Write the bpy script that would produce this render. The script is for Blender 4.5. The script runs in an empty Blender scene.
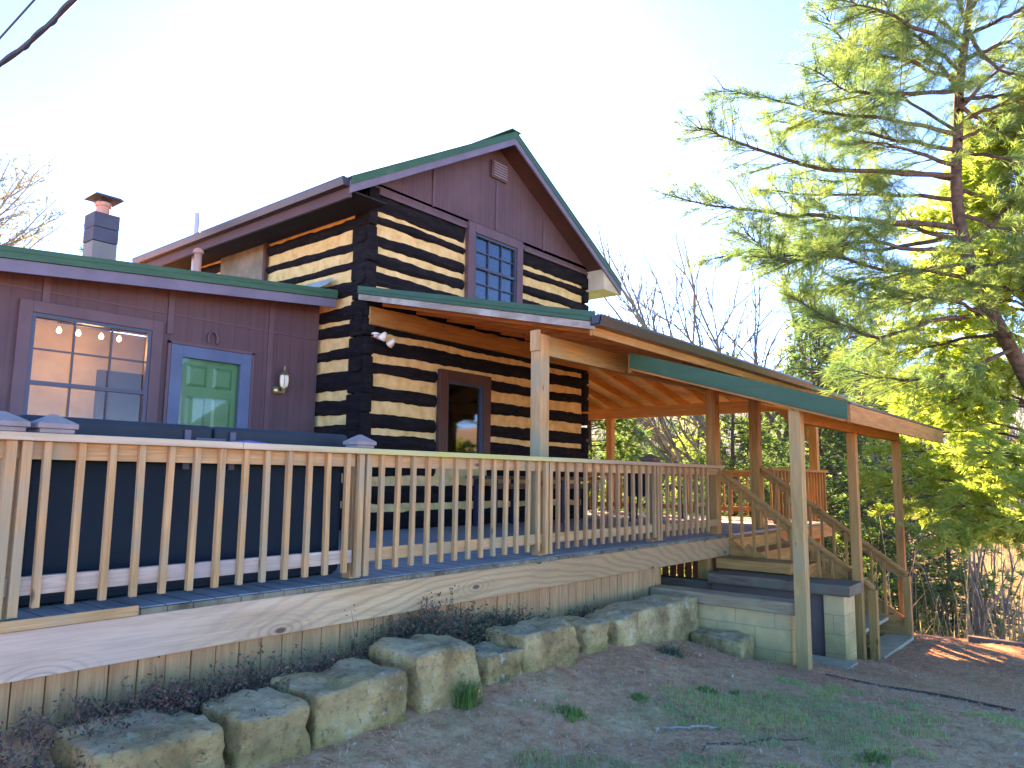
import bpy, bmesh, math, random
import numpy as np
from mathutils import Vector, Matrix, noise
random.seed(7); RNG = np.random.default_rng(11)
SC = bpy.context.scene; COL = SC.collection
CZ = 1.6                                   # eye height
F_PX, YAW, PITCH, ROLL = 740.0, math.radians(50.46), math.radians(7.142), math.radians(.749)

# ---------------------------------------------------------------- camera
def cam_axes():
    cy, sy, cp, sp = math.cos(YAW), math.sin(YAW), math.cos(PITCH), math.sin(PITCH)
    f = Vector((sy*cp, cy*cp, sp)); r = Vector((cy, -sy, 0)); u = r.cross(f)
    cr, sr = math.cos(ROLL), math.sin(ROLL)
    return cr*r + sr*u, -sr*r + cr*u, f
AR, AU, AF = cam_axes()
cam_d = bpy.data.cameras.new('camera'); cam = bpy.data.objects.new('camera', cam_d); COL.objects.link(cam)
cam_d.sensor_width = 36; cam_d.lens = F_PX/1024*36; cam_d.clip_end = 2000; cam_d.clip_start = .05
cam.matrix_world = Matrix(((AR.x, AU.x, -AF.x, 0), (AR.y, AU.y, -AF.y, 0), (AR.z, AU.z, -AF.z, CZ), (0, 0, 0, 1)))
SC.camera = cam
def PD(px, py, depth):                     # a place in the world seen near this direction, `depth` metres away
    d = AR*((px-512)/F_PX) - AU*((py-384)/F_PX) + AF
    return d*depth + Vector((0, 0, CZ))
def PY(px, py, Y):
    d = PD(px, py, 1) - Vector((0, 0, CZ)); return d*(Y/d.y) + Vector((0, 0, CZ))

# ---------------------------------------------------------------- mesh helpers
def tag(o, label=None, cat=None, group=None, kind=None):
    if label: o['label'] = label
    if cat: o['category'] = cat
    if group: o['group'] = group
    if kind: o['kind'] = kind
    return o
def thing(name, loc, label, cat, group=None):
    o = bpy.data.objects.new(name, None); o.empty_display_size = .1; COL.objects.link(o); o.location = loc
    o['loc0'] = 0; del o['loc0']
    WL[o.name] = Vector(loc)
    return tag(o, label, cat, group)
WL = {}                                    # world location of every parent
class MB:
    def __init__(s): s.v = []; s.f = []
    def add(s, vs, fs):
        n = len(s.v); s.v += [tuple(v) for v in vs]; s.f += [tuple(i+n for i in f) for f in fs]; return s
    def box(s, x0, x1, y0, y1, z0, z1):
        return s.add([(x0,y0,z0),(x1,y0,z0),(x1,y1,z0),(x0,y1,z0),(x0,y0,z1),(x1,y0,z1),(x1,y1,z1),(x0,y1,z1)],
                     [(0,3,2,1),(4,5,6,7),(0,1,5,4),(1,2,6,5),(2,3,7,6),(3,0,4,7)])
    def beam(s, a, b, w, h, up=(0,0,1)):   # bar from a to b, w sideways, h along up
        a, b = Vector(a), Vector(b); d = (b-a).normalized(); sd = d.cross(Vector(up)).normalized(); u = sd.cross(d)
        c = []
        for p in (a, b):
            for i, j in ((-1,-1),(1,-1),(1,1),(-1,1)): c.append(p + sd*(i*w/2) + u*(j*h/2))
        return s.add(c, [(0,3,2,1),(4,5,6,7),(0,1,5,4),(1,2,6,5),(2,3,7,6),(3,0,4,7)])
    def prism(s, pts, off):                # planar polygon pushed by off
        n = len(pts); p = [Vector(q) for q in pts]; o = Vector(off)
        return s.add(p + [q+o for q in p], [tuple(range(n))[::-1], tuple(range(n, 2*n))] + [(i,(i+1)%n,n+(i+1)%n,n+i) for i in range(n)])
    def tube(s, pts, rad, seg=8, cap=True):
        pts = [Vector(p) for p in pts]; n = len(pts)
        if not hasattr(rad, '__len__'): rad = [rad]*n
        base = len(s.v); prev = None
        for i, p in enumerate(pts):
            d = (pts[min(i+1,n-1)] - pts[max(i-1,0)]).normalized()
            if prev is None:
                a = Vector((0,0,1)) if abs(d.z) < .9 else Vector((1,0,0)); u = d.cross(a).normalized()
            else: u = (prev - d*prev.dot(d)).normalized()
            prev = u; w = d.cross(u)
            for k in range(seg):
                t = 2*math.pi*k/seg; s.v.append(tuple(p + (u*math.cos(t) + w*math.sin(t))*rad[i]))
        for i in range(n-1):
            for k in range(seg):
                a = base+i*seg+k; b = base+i*seg+(k+1)%seg; s.f.append((a, b, b+seg, a+seg))
        if cap:
            s.f.append(tuple(base+k for k in range(seg))[::-1]); s.f.append(tuple(base+(n-1)*seg+k for k in range(seg)))
        return s
    def lathe(s, c, prof, seg=16):         # prof: (r, z)
        base = len(s.v)
        for r, z in prof:
            for k in range(seg):
                t = 2*math.pi*k/seg; s.v.append((c[0]+r*math.cos(t), c[1]+r*math.sin(t), c[2]+z))
        for i in range(len(prof)-1):
            for k in range(seg):
                a = base+i*seg+k; b = base+i*seg+(k+1)%seg; s.f.append((a, b, b+seg, a+seg))
        s.f.append(tuple(base+k for k in range(seg))[::-1]); s.f.append(tuple(base+(len(prof)-1)*seg+k for k in range(seg)))
        return s
    def pyramid(s, cx, cy, z0, z1, a, b):
        return s.add([(cx-a,cy-a,z0),(cx+a,cy-a,z0),(cx+a,cy+a,z0),(cx-a,cy+a,z0),(cx-b,cy-b,z1),(cx+b,cy-b,z1),(cx+b,cy+b,z1),(cx-b,cy+b,z1)],
                     [(0,3,2,1),(4,5,6,7),(0,1,5,4),(1,2,6,5),(2,3,7,6),(3,0,4,7)])
    def build(s, name, mat, parent=None, bevel=0, smooth=False, origin=None):
        me = bpy.data.meshes.new(name); o = bpy.data.objects.new(name, me); COL.objects.link(o)
        base = WL.get(parent.name, Vector()) if parent else Vector()
        org = Vector(origin) if origin is not None else base
        me.from_pydata([tuple(Vector(v)-org) for v in s.v], [], s.f); me.materials.append(mat)
        if smooth: me.polygons.foreach_set('use_smooth', [True]*len(me.polygons))
        o.location = org - base if parent else org
        if parent: o.parent = parent
        WL[o.name] = org
        if bevel:
            m = o.modifiers.new('bevel', 'BEVEL'); m.width = bevel; m.segments = 2; m.limit_method = 'ANGLE'
        me.update(); return o
def copy_at(src, loc, parent=None, rot=None, scale=None):
    o = src.copy(); COL.objects.link(o); base = WL.get(parent.name, Vector()) if parent else Vector()
    o.parent = parent; o.location = Vector(loc)-base; WL[o.name] = Vector(loc)
    if rot: o.rotation_euler = rot
    if scale: o.scale = scale
    return o
def np_mesh(name, V, Fc, mat, parent=None, smooth=False, mats=None, midx=None):   # V (n,3); Fc (m,k)
    me = bpy.data.meshes.new(name); base = WL.get(parent.name, Vector()) if parent else Vector()
    V = np.asarray(V, dtype=np.float32) - np.array(base, dtype=np.float32); Fc = np.asarray(Fc, dtype=np.int32); m, k = Fc.shape
    me.vertices.add(len(V)); me.vertices.foreach_set('co', V.ravel())
    me.loops.add(m*k); me.loops.foreach_set('vertex_index', Fc.ravel())
    me.polygons.add(m); me.polygons.foreach_set('loop_start', np.arange(0, m*k, k, dtype=np.int32)); me.polygons.foreach_set('loop_total', np.full(m, k, dtype=np.int32))
    for q in (mats or [mat]): me.materials.append(q)
    if midx is not None: me.polygons.foreach_set('material_index', np.asarray(midx, dtype=np.int32))
    me.update(calc_edges=True); me.validate()
    if smooth: me.polygons.foreach_set('use_smooth', [True]*m)
    o = bpy.data.objects.new(name, me); COL.objects.link(o)
    if parent: o.parent = parent
    return o

# ---------------------------------------------------------------- materials
class NT:
    def __init__(s, name):
        s.m = bpy.data.materials.new(name); s.m.use_nodes = True; s.t = s.m.node_tree; s.t.nodes.clear()
        s.out = s.n('ShaderNodeOutputMaterial'); s.b = s.n('ShaderNodeBsdfPrincipled'); s.l(s.b.outputs[0], s.out.inputs[0])
    def n(s, ty, **kw):
        x = s.t.nodes.new(ty)
        for k, v in kw.items(): setattr(x, k, v)
        return x
    def l(s, a, b): s.t.links.new(a, b)
    def coord(s, scale=(1,1,1), rnd=True, world=False):
        if world: src = s.n('ShaderNodeNewGeometry').outputs['Position']
        else: src = s.n('ShaderNodeTexCoord').outputs['Object']
        mp = s.n('ShaderNodeMapping'); mp.inputs['Scale'].default_value = scale; s.l(src, mp.inputs['Vector'])
        if rnd:
            oi = s.n('ShaderNodeObjectInfo'); mu = s.n('ShaderNodeMath', operation='MULTIPLY'); mu.inputs[1].default_value = 37.0
            s.l(oi.outputs['Random'], mu.inputs[0]); cx = s.n('ShaderNodeCombineXYZ')
            for i in range(3): s.l(mu.outputs[0], cx.inputs[i])
            s.l(cx.outputs[0], mp.inputs['Location'])
        return mp.outputs[0]
    def noise(s, v, sc, det=4, rough=.55, dist=0):
        x = s.n('ShaderNodeTexNoise'); x.inputs['Scale'].default_value = sc; x.inputs['Detail'].default_value = det
        x.inputs['Roughness'].default_value = rough; x.inputs['Distortion'].default_value = dist; s.l(v, x.inputs['Vector']); return x.outputs['Fac']
    def ramp(s, fac, stops):
        r = s.n('ShaderNodeValToRGB'); e = r.color_ramp.elements
        while len(e) > 1: e.remove(e[0])
        e[0].position = stops[0][0]; e[0].color = (*stops[0][1], 1)
        for p, c in stops[1:]: q = e.new(p); q.color = (*c, 1)
        s.l(fac, r.inputs[0]); return r.outputs[0]
    def mix(s, fac, a, b, mode='MIX'):
        x = s.n('ShaderNodeMix', data_type='RGBA', blend_type=mode)
        if isinstance(fac, (int, float)): x.inputs[0].default_value = fac
        else: s.l(fac, x.inputs[0])
        for i, c in ((6, a), (7, b)):
            if isinstance(c, tuple): x.inputs[i].default_value = (*c, 1)
            else: s.l(c, x.inputs[i])
        return x.outputs[2]
    def mapr(s, v, a, b, c=0, d=1):
        x = s.n('ShaderNodeMapRange'); x.inputs[1].default_value = a; x.inputs[2].default_value = b; x.inputs[3].default_value = c; x.inputs[4].default_value = d
        s.l(v, x.inputs[0]); return x.outputs[0]
    def math(s, op, a, b=0.):
        x = s.n('ShaderNodeMath', operation=op)
        for i, q in enumerate((a, b)):
            if isinstance(q, (int, float)): x.inputs[i].default_value = q
            else: s.l(q, x.inputs[i])
        return x.outputs[0]
    def bump(s, h, strength=.3, dist=.01):
        x = s.n('ShaderNodeBump'); x.inputs['Strength'].default_value = strength; x.inputs['Distance'].default_value = dist
        s.l(h, x.inputs['Height']); s.l(x.outputs[0], s.b.inputs['Normal'])
    def fin(s, col, rough=.8, spec=.3, metal=0):
        if isinstance(col, tuple): s.b.inputs['Base Color'].default_value = (*col, 1)
        else: s.l(col, s.b.inputs['Base Color'])
        if isinstance(rough, (int, float)): s.b.inputs['Roughness'].default_value = rough
        else: s.l(rough, s.b.inputs['Roughness'])
        s.b.inputs['Specular IOR Level'].default_value = spec; s.b.inputs['Metallic'].default_value = metal
        return s.m
def sc3(ax, a, b): return tuple(a if i == ax else b for i in range(3))
def wood(name, c1, c2, ax, knots=True, rough=.75, stain=None, grain=9):
    t = NT(name); v = t.coord(sc3(ax, .9, grain)); n1 = t.noise(v, 2.2, 6, .6, .6)
    col = t.ramp(n1, [(.28, c2), (.45, tuple((a+b)/2 for a, b in zip(c1, c2))), (.62, c1), (.8, tuple(min(1, x*1.15) for x in c1))])
    vf = t.coord(sc3(ax, 3, 90)); fine = t.noise(vf, 1.4, 3, .5)
    col = t.mix(t.mapr(fine, .35, .7, .0, .35), col, tuple(x*.45 for x in c2))
    vb = t.coord((1, 1, 1)); blot = t.noise(vb, 1.3, 3)
    col = t.mix(t.mapr(blot, .42, .7, 0, .4), col, tuple(x*.62 for x in c1))
    if stain: col = t.mix(t.mapr(t.noise(vb, 2.6, 4), .48, .66, 0, .75), col, stain)
    if knots:
        vk = t.coord(sc3(ax, 1.3, 3.2)); vo = t.n('ShaderNodeTexVoronoi'); vo.inputs['Scale'].default_value = 1.9; t.l(vk, vo.inputs['Vector'])
        k = t.mapr(vo.outputs['Distance'], .05, .11, 1, 0); col = t.mix(t.math('MULTIPLY', k, .8), col, tuple(x*.22 for x in c2))
    t.bump(fine, .35, .004)
    return t.fin(col, rough, .25)
W = {}
def wm(kind, ax):
    key = (kind, ax)
    if key not in W:
        c = {'rail': ((.66,.37,.17),(.44,.22,.09)), 'cedar': ((.54,.245,.08),(.34,.14,.04)), 'grey': ((.60,.45,.34),(.40,.29,.21)),
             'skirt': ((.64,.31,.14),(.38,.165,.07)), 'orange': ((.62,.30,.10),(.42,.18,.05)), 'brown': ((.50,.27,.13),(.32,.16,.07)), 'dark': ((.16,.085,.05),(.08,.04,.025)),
             'post': ((.58,.33,.13),(.36,.20,.075)), 'timber': ((.21,.145,.105),(.11,.075,.05)), 'sheath': ((.68,.47,.27),(.50,.32,.17))}[kind]
        st = {'rail': (.30,.27,.17), 'post': (.34,.27,.14), 'grey': (.30,.27,.25), 'timber': (.13,.15,.10)}.get(kind)
        W[key] = wood('%s wood %s' % (kind, 'xyz'[ax]), c[0], c[1], ax, stain=st)
    return W[key]
def plain(name, col, rough=.6, spec=.3, metal=0, var=.25, scale=3, bump=0):
    t = NT(name); v = t.coord(); n = t.noise(v, scale, 5)
    c = t.mix(t.mapr(n, .35, .7), col, tuple(x*(1-var) for x in col))
    if bump: t.bump(t.noise(v, 40, 4), bump, .004)
    return t.fin(c, rough, spec, metal)
def rim_mat():
    t = NT('weathered rim board'); v = t.coord((.5, 4, 4), rnd=False); n1 = t.noise(v, 2.0, 5, .55, .5)
    wv = t.n('ShaderNodeTexWave', wave_type='RINGS', rings_direction='Y'); wv.inputs['Scale'].default_value = 3.2; wv.inputs['Distortion'].default_value = 9
    wv.inputs['Detail'].default_value = 2.5; wv.inputs['Detail Scale'].default_value = .8; t.l(t.coord((.5, 1, 1.9), rnd=False), wv.inputs['Vector'])
    tan = t.ramp(n1, [(.3, (.50,.285,.13)), (.5, (.62,.37,.18)), (.72, (.70,.45,.24))])
    tan = t.mix(t.mapr(wv.outputs['Fac'], .55, .95, 0, .38), tan, (.24,.14,.08))
    gry = t.ramp(n1, [(.3, (.50,.34,.24)), (.5, (.60,.42,.30)), (.72, (.68,.51,.38))])
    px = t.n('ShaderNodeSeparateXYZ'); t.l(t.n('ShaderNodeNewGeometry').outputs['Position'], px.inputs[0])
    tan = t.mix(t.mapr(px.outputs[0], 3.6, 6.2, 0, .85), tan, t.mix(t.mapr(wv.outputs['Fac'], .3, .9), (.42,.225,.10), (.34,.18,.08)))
    edge = t.math('ADD', px.outputs[0], t.math('MULTIPLY', t.noise(t.coord((.7,1,3), rnd=False), 2, 3), 1.2))
    col = t.mix(t.mapr(edge, 2.3, 3.9), gry, tan)
    vo = t.n('ShaderNodeTexVoronoi'); vo.voronoi_dimensions = '2D'; vo.inputs['Scale'].default_value = 1.0; cx = t.n('ShaderNodeCombineXYZ')
    sp2 = t.n('ShaderNodeSeparateXYZ'); t.l(t.coord((1.5, 1, 3.6), rnd=False), sp2.inputs[0]); t.l(sp2.outputs[0], cx.inputs[0]); t.l(sp2.outputs[2], cx.inputs[1]); t.l(cx.outputs[0], vo.inputs['Vector'])
    ring = t.math('SINE', t.math('MULTIPLY', vo.outputs['Distance'], 62.0)); rf = t.math('MULTIPLY', t.mapr(ring, .1, 1), t.mapr(vo.outputs['Distance'], .5, .1, 0, .5)); col = t.mix(rf, col, (.26,.16,.10))
    col = t.mix(t.mapr(vo.outputs['Distance'], .045, .075, .9, 0), col, (.09,.05,.035))
    fine = t.noise(t.coord((2, 60, 60), rnd=False), 1.6, 3); t.bump(fine, .3, .003)
    return t.fin(t.mix(t.mapr(fine, .4, .75, 0, .25), col, (.2,.14,.1)), .7, .3)
def cap_mat():
    t = NT('rail cap with algae'); v = t.coord((.6, 9, 9), rnd=False); n1 = t.noise(v, 2.2, 5)
    col = t.ramp(n1, [(.3, (.38,.28,.17)), (.6, (.52,.42,.28)), (.8, (.60,.50,.36))])
    px = t.n('ShaderNodeSeparateXYZ'); t.l(t.n('ShaderNodeNewGeometry').outputs['Position'], px.inputs[0])
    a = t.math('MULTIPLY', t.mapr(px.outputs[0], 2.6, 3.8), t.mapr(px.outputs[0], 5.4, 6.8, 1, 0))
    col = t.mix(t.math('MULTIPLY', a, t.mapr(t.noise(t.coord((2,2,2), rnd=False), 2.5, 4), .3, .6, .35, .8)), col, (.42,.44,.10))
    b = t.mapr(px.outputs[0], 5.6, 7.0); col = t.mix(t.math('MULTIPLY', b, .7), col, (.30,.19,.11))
    return t.fin(col, .75, .25)
def log_mat():
    t = NT('hewn dark log'); v = t.coord((1, 1, 5), rnd=False); n = t.noise(v, 3, 7, .65, .4)
    c = t.ramp(n, [(.3, (.005,.005,.007)), (.5, (.010,.009,.011)), (.68, (.022,.017,.018)), (.85, (.06,.045,.042))])
    t.bump(t.noise(t.coord((3,3,22), rnd=False), 2.5, 6, .7), .9, .02); return t.fin(c, .85, .15)
def chink_mat():
    t = NT('yellowed chinking mortar'); v = t.coord((1,1,1), rnd=False)
    c = t.ramp(t.noise(v, 7, 6, .6), [(.3, (.58,.34,.13)), (.5, (.76,.48,.20)), (.75, (.84,.60,.30))])
    c = t.mix(t.mapr(t.noise(v, 28, 4), .6, .72, 0, .5), c, (.2,.12,.06)); t.bump(t.noise(v, 30, 5), .5, .01); return t.fin(c, .9, .2)
def siding_mat():
    t = NT('brown purple siding'); v = t.coord((14, 14, .8), rnd=False)
    n = t.noise(v, 1.5, 4); c = t.mix(t.mapr(n, .35, .7), (.118,.056,.060), (.090,.044,.048))
    wv = t.n('ShaderNodeTexWave', bands_direction='X'); wv.inputs['Scale'].default_value = 1.55; wv.inputs['Distortion'].default_value = .15; t.l(t.coord((1,1,1), rnd=False), wv.inputs['Vector'])
    g = t.mapr(wv.outputs['Fac'], 0, .06, 0, 1); c = t.mix(g, (.085,.042,.046), c)
    c = t.mix(t.mapr(t.noise(t.coord((1,1,1), rnd=False), 1.2, 4), .5, .75, 0, .3), c, (.20,.125,.105))
    t.bump(n, .25, .004); return t.fin(c, .62, .35)
def metal_roof():
    t = NT('green metal roofing'); v = t.coord((.6,.6,8), rnd=False)
    c = t.mix(t.mapr(t.noise(v, 2, 5), .35, .7), (.005,.10,.052), (.006,.075,.038))
    c = t.mix(t.mapr(t.noise(t.coord(rnd=False), 3, 5), .55, .75, 0, .4), c, (.03,.13,.08)); return t.fin(c, .55, .3)
def stone_mat():
    t = NT('mossy sandstone'); v = t.coord(); n = t.noise(v, 3.2, 7, .65)
    c = t.ramp(n, [(.28, (.20,.115,.05)), (.43, (.40,.24,.10)), (.57, (.58,.36,.155)), (.74, (.72,.53,.29))])
    g = t.n('ShaderNodeNewGeometry'); sx = t.n('ShaderNodeSeparateXYZ'); t.l(g.outputs['Normal'], sx.inputs[0])
    tc = t.n('ShaderNodeSeparateXYZ'); t.l(t.n('ShaderNodeTexCoord').outputs['Object'], tc.inputs[0])
    low = t.mapr(tc.outputs[2], .26, .02); m = t.math('MULTIPLY', low, t.mapr(t.noise(v, 2.3, 5), .38, .58))
    c = t.mix(t.math('MULTIPLY', m, .8), c, (.12,.15,.03))
    top = t.math('MULTIPLY', t.mapr(sx.outputs[2], .45, .85), t.mapr(t.noise(v, 3.5, 5), .35, .6)); c = t.mix(t.math('MULTIPLY', top, .5), c, (.42,.38,.28))
    pit = t.noise(v, 24, 6, .7); c = t.mix(t.mapr(pit, .52, .66, 0, .6), c, (.09,.065,.04))
    lich = t.math('MULTIPLY', t.mapr(t.noise(v, 14, 5), .60, .68), t.mapr(t.noise(v, 1.8, 2), .45, .6)); c = t.mix(t.math('MULTIPLY', lich, .6), c, (.5,.5,.4))
    h = t.math('ADD', pit, t.math('MULTIPLY', n, 1.2)); t.bump(h, .9, .04); return t.fin(c, .9, .2)
def block_mat():
    t = NT('concrete block'); v = t.coord((1,1,1), rnd=False, world=True)
    geo = t.n('ShaderNodeNewGeometry'); sp = t.n('ShaderNodeSeparateXYZ'); t.l(geo.outputs['Position'], sp.inputs[0])
    u = t.math('ADD', sp.outputs[0], sp.outputs[1]); cx = t.n('ShaderNodeCombineXYZ'); t.l(u, cx.inputs[0]); t.l(t.math('ADD', sp.outputs[2], 2.305), cx.inputs[1])
    br = t.n('ShaderNodeTexBrick'); t.l(cx.outputs[0], br.inputs['Vector']); br.inputs['Scale'].default_value = 1
    br.inputs['Brick Width'].default_value = .40; br.inputs['Row Height'].default_value = .205; br.inputs['Mortar Size'].default_value = .005
    br.inputs['Color1'].default_value = (.72,.44,.20,1); br.inputs['Color2'].default_value = (.62,.38,.17,1); br.inputs['Mortar'].default_value = (.38,.29,.15,1)
    c = t.mix(t.mapr(t.noise(v, 5, 5), .4, .7, 0, .5), br.outputs['Color'], (.27,.24,.15))
    lo = t.math('MULTIPLY', t.mapr(sp.outputs[2], .2, -.3), t.mapr(t.noise(v, 3, 4), .3, .6)); c = t.mix(t.math('MULTIPLY', lo, .75), c, (.15,.18,.05))
    t.bump(t.math('SUBTRACT', t.math('MULTIPLY', t.noise(v, 60, 4), .5), br.outputs['Fac']), .5, .006); return t.fin(c, .95, .15)
def ground_mat():
    t = NT('needle strewn soil'); v = t.coord((1,1,1), rnd=False)
    a = t.noise(v, 1.1, 6, .6); b = t.noise(v, 9, 7, .7); f = t.noise(v, 70, 4, .7)
    c = t.ramp(b, [(.3, (.50,.14,.07)), (.48, (.78,.27,.14)), (.62, (.82,.37,.21)), (.8, (.84,.52,.34))])
    c2 = t.ramp(b, [(.3, (.46,.18,.08)), (.5, (.74,.37,.18)), (.75, (.80,.52,.30))])
    c = t.mix(t.mapr(a, .42, .62), c, c2)
    # greener turf to the front, by its own patches
    g = t.math('MULTIPLY', t.mapr(t.noise(v, 2.1, 6, .65), .50, .62), t.mapr(t.noise(v, 14, 4), .38, .55)); 
    sp = t.n('ShaderNodeSeparateXYZ'); t.l(v, sp.inputs[0]); vm = t.n('ShaderNodeVectorMath', operation='DISTANCE'); vm.inputs[1].default_value = (3.75, 1.9, 0); t.l(v, vm.inputs[0]); fr = t.mapr(vm.outputs['Value'], 2.1, 1.0)
    c = t.mix(t.math('MULTIPLY', t.math('MULTIPLY', g, fr), .45), c, (.12,.25,.09))
    c = t.mix(t.mapr(sp.outputs[0], 8.5, 11.5, 0, 1), c, t.ramp(b, [(.3, (.17,.095,.055)), (.5, (.34,.22,.13)), (.75, (.56,.42,.28))]))  # sunlit patch toned down in the soil colour, browner and darker there
    far = t.mapr(sp.outputs[0], 15, 20); c = t.mix(far, c, t.ramp(b, [(.3, (.26,.20,.12)), (.7, (.55,.46,.32))]))
    c = t.mix(t.mapr(t.math('ADD', sp.outputs[1], t.math('MULTIPLY', b, 1.5)), -3.0, -4.5), c, t.ramp(b, [(.3, (.52,.37,.22)), (.7, (.70,.54,.35))]))  # unseen ground behind the camera, made pale to bounce warm light forward
    c = t.mix(t.mapr(f, .35, .7, .22, 0), c, (.12,.06,.035))
    t.bump(t.math('ADD', b, f), .45, .02); return t.fin(c, .95, .1)
def leaf_mat(name, c1, c2, trans=.5):
    t = NT(name); v = t.coord((1,1,1), rnd=False); n = t.noise(v, 1.7, 4); n2 = t.noise(v, 23, 2)
    c = t.mix(t.mapr(n, .38, .62), c1, c2); c = t.mix(t.mapr(n2, .35, .65, 0, .5), c, tuple(x*.5 for x in c1))
    t.t.nodes.remove(t.b); d = t.n('ShaderNodeBsdfDiffuse'); r = t.n('ShaderNodeBsdfTranslucent'); m = t.n('ShaderNodeMixShader'); m.inputs[0].default_value = trans
    t.l(c, d.inputs[0]); t.l(t.mix(1., c, (1.12,1.32,.95), 'MULTIPLY'), r.inputs[0]); t.l(d.outputs[0], m.inputs[1]); t.l(r.outputs[0], m.inputs[2]); t.l(m.outputs[0], t.out.inputs[0]); return t.m
def glass_mat(name='window glass', tint=(.6,.65,.68), refl=.9):
    t = NT(name); t.t.nodes.remove(t.b); tr = t.n('ShaderNodeBsdfTransparent'); tr.inputs[0].default_value = (*tint, 1)
    g = t.n('ShaderNodeBsdfGlossy'); g.inputs['Roughness'].default_value = .03; g.inputs[0].default_value = (.9,.9,.9,1)
    fr = t.n('ShaderNodeFresnel'); fr.inputs[0].default_value = 1.5; m = t.n('ShaderNodeMixShader')
    t.l(t.math('ADD', t.math('MULTIPLY', fr.outputs[0], refl), .01), m.inputs[0]); t.l(tr.outputs[0], m.inputs[1]); t.l(g.outputs[0], m.inputs[2]); t.l(m.outputs[0], t.out.inputs[0]); return t.m
def emit(name, col, s):
    t = NT(name); t.b.inputs['Emission Color'].default_value = (*col, 1); t.b.inputs['Emission Strength'].default_value = s; return t.fin(col)
M = dict(rim=rim_mat(), cap=cap_mat(), log=log_mat(), chink=chink_mat(), siding=siding_mat(), roof=metal_roof(), stone=stone_mat(), block=block_mat(), ground=ground_mat(),
    fascia=plain('purple painted fascia', (.15,.125,.16), .5, .4), trim=plain('brown purple trim', (.135,.068,.074), .55, .4), ptrim=plain('plum window trim', (.095,.036,.028), .55, .4),
    gutter=plain('dark brown gutter', (.032,.030,.034), .35, .5), blue=plain('slate blue door frame', (.045,.115,.19), .5, .4), navy=plain('navy window frame', (.025,.045,.08), .4, .5),
    green=plain('green painted door', (.006,.23,.10), .35, .5, var=.12), tub=plain('navy vinyl cover', (.003,.026,.036), .6, .3, var=.35, bump=.2), tubcab=plain('navy hot tub cabinet', (.002,.022,.032), .7, .2),
    deck=None, glass=glass_mat(), dark=plain('dark interior', (.02,.02,.022), .9), tan=plain('tan room wall', (.48,.40,.24), .8), brass=plain('aged brass', (.55,.42,.2), .35, .5, .8),
    frost=plain('lantern glass', (.75,.7,.55), .3, .5), metal=plain('galvanised metal', (.5,.5,.5), .4, .5, .6), clay=plain('clay flue', (.62,.28,.2), .8), blkd=plain('dark chimney block', (.07,.085,.11), .9, bump=.4),
    blkl=plain('grey chimney block', (.22,.21,.19), .9, bump=.4), slab=plain('mossy concrete', (.33,.33,.22), .9, bump=.5, scale=6), plaster=plain('soffit', (.60,.50,.34), .8),
    bark=plain('pine bark', (.13,.095,.075), .95, .1, var=.6, scale=14, bump=.8), twig=plain('grey twigs', (.15,.16,.12), .9, .1), palebark=plain('pale grey bark', (.36,.31,.25), .9, .1, scale=8), dead=plain('dead stems', (.20,.105,.085), .9, .1, var=.6, scale=9),
    black=plain('black cable', (.03,.035,.05), .5), iron=plain('black iron furniture', (.02,.018,.022), .5), table=plain('navy table legs', (.01,.025,.055), .5),
    capg=plain('weathered grey post cap', (.24,.23,.225), .9, bump=.5, scale=9), capb=plain('brown post cap', (.13,.075,.05), .8), white=plain('white enamel', (.75,.74,.7), .4), straw=plain('dry straw', (.42,.36,.25), .9, var=.5))
def deck_mat():
    t = NT('blue grey deck boards'); sp = t.n('ShaderNodeSeparateXYZ'); v = t.coord((1,1,1), rnd=False, world=True); t.l(v, sp.inputs[0])
    fr = t.math('FRACT', t.math('DIVIDE', sp.outputs[0], .145)); gap = t.mapr(t.math('ABSOLUTE', t.math('SUBTRACT', fr, .5)), .46, .49)
    n = t.noise(t.coord((6, .8, 1), rnd=False), 2, 5); c = t.ramp(n, [(.3, (.13,.21,.21)), (.55, (.20,.30,.30)), (.8, (.28,.38,.37))])
    far = t.mapr(sp.outputs[0], 6.3, 8.5); c = t.mix(far, c, t.ramp(n, [(.3, (.22,.20,.19)), (.8, (.40,.36,.33))]))
    c = t.mix(gap, c, (.02,.02,.02)); t.bump(t.math('SUBTRACT', n, gap), .4, .006); return t.fin(c, .6, .35)
M['deck'] = deck_mat()

# ---------------------------------------------------------------- terrain
XS = np.array([-60,-5,0,4,6,7.3,9,11,12.6,14,17,22,28,40,60,90,140,400.]); ZS = np.array([.3,.1,.1,.08,.0,-.17,-.38,-.46,-.62,-1.25,-2.7,-4.2,-4.4,-2.5,2.0,9,16,24.])
def gh(x, y, fine=True):
    x = np.asarray(x, float); y = np.asarray(y, float); z = np.interp(x, XS, ZS)
    up = np.clip(y-2.4, 0, 1.4)*.14 + np.clip(y-3.55, 0, .35)*.25; z = z + up*np.clip((8.0-x)/1.4, 0, 1)
    z = z - np.clip(y-14, 0, 30)*.12*np.clip((60-x)/60, 0, 1) + np.clip(y-44, 0, 300)*.11
    z = z - np.clip(1.5-y, 0, 6)*.02
    if fine: z = z + .018*np.sin(x*2.1+y*1.3) + .012*np.sin(x*4.7-y*3.9+1) 
    return z
def grid(x0, x1, nx, y0, y1, ny):
    gx = np.linspace(x0, x1, nx); gy = np.linspace(y0, y1, ny); X, Y = np.meshgrid(gx, gy); V = np.stack([X.ravel(), Y.ravel(), gh(X, Y).ravel()], 1)
    i = np.arange(nx*ny).reshape(ny, nx); Fq = np.stack([i[:-1,:-1].ravel(), i[:-1,1:].ravel(), i[1:,1:].ravel(), i[1:,:-1].ravel()], 1); return V, Fq
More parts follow.
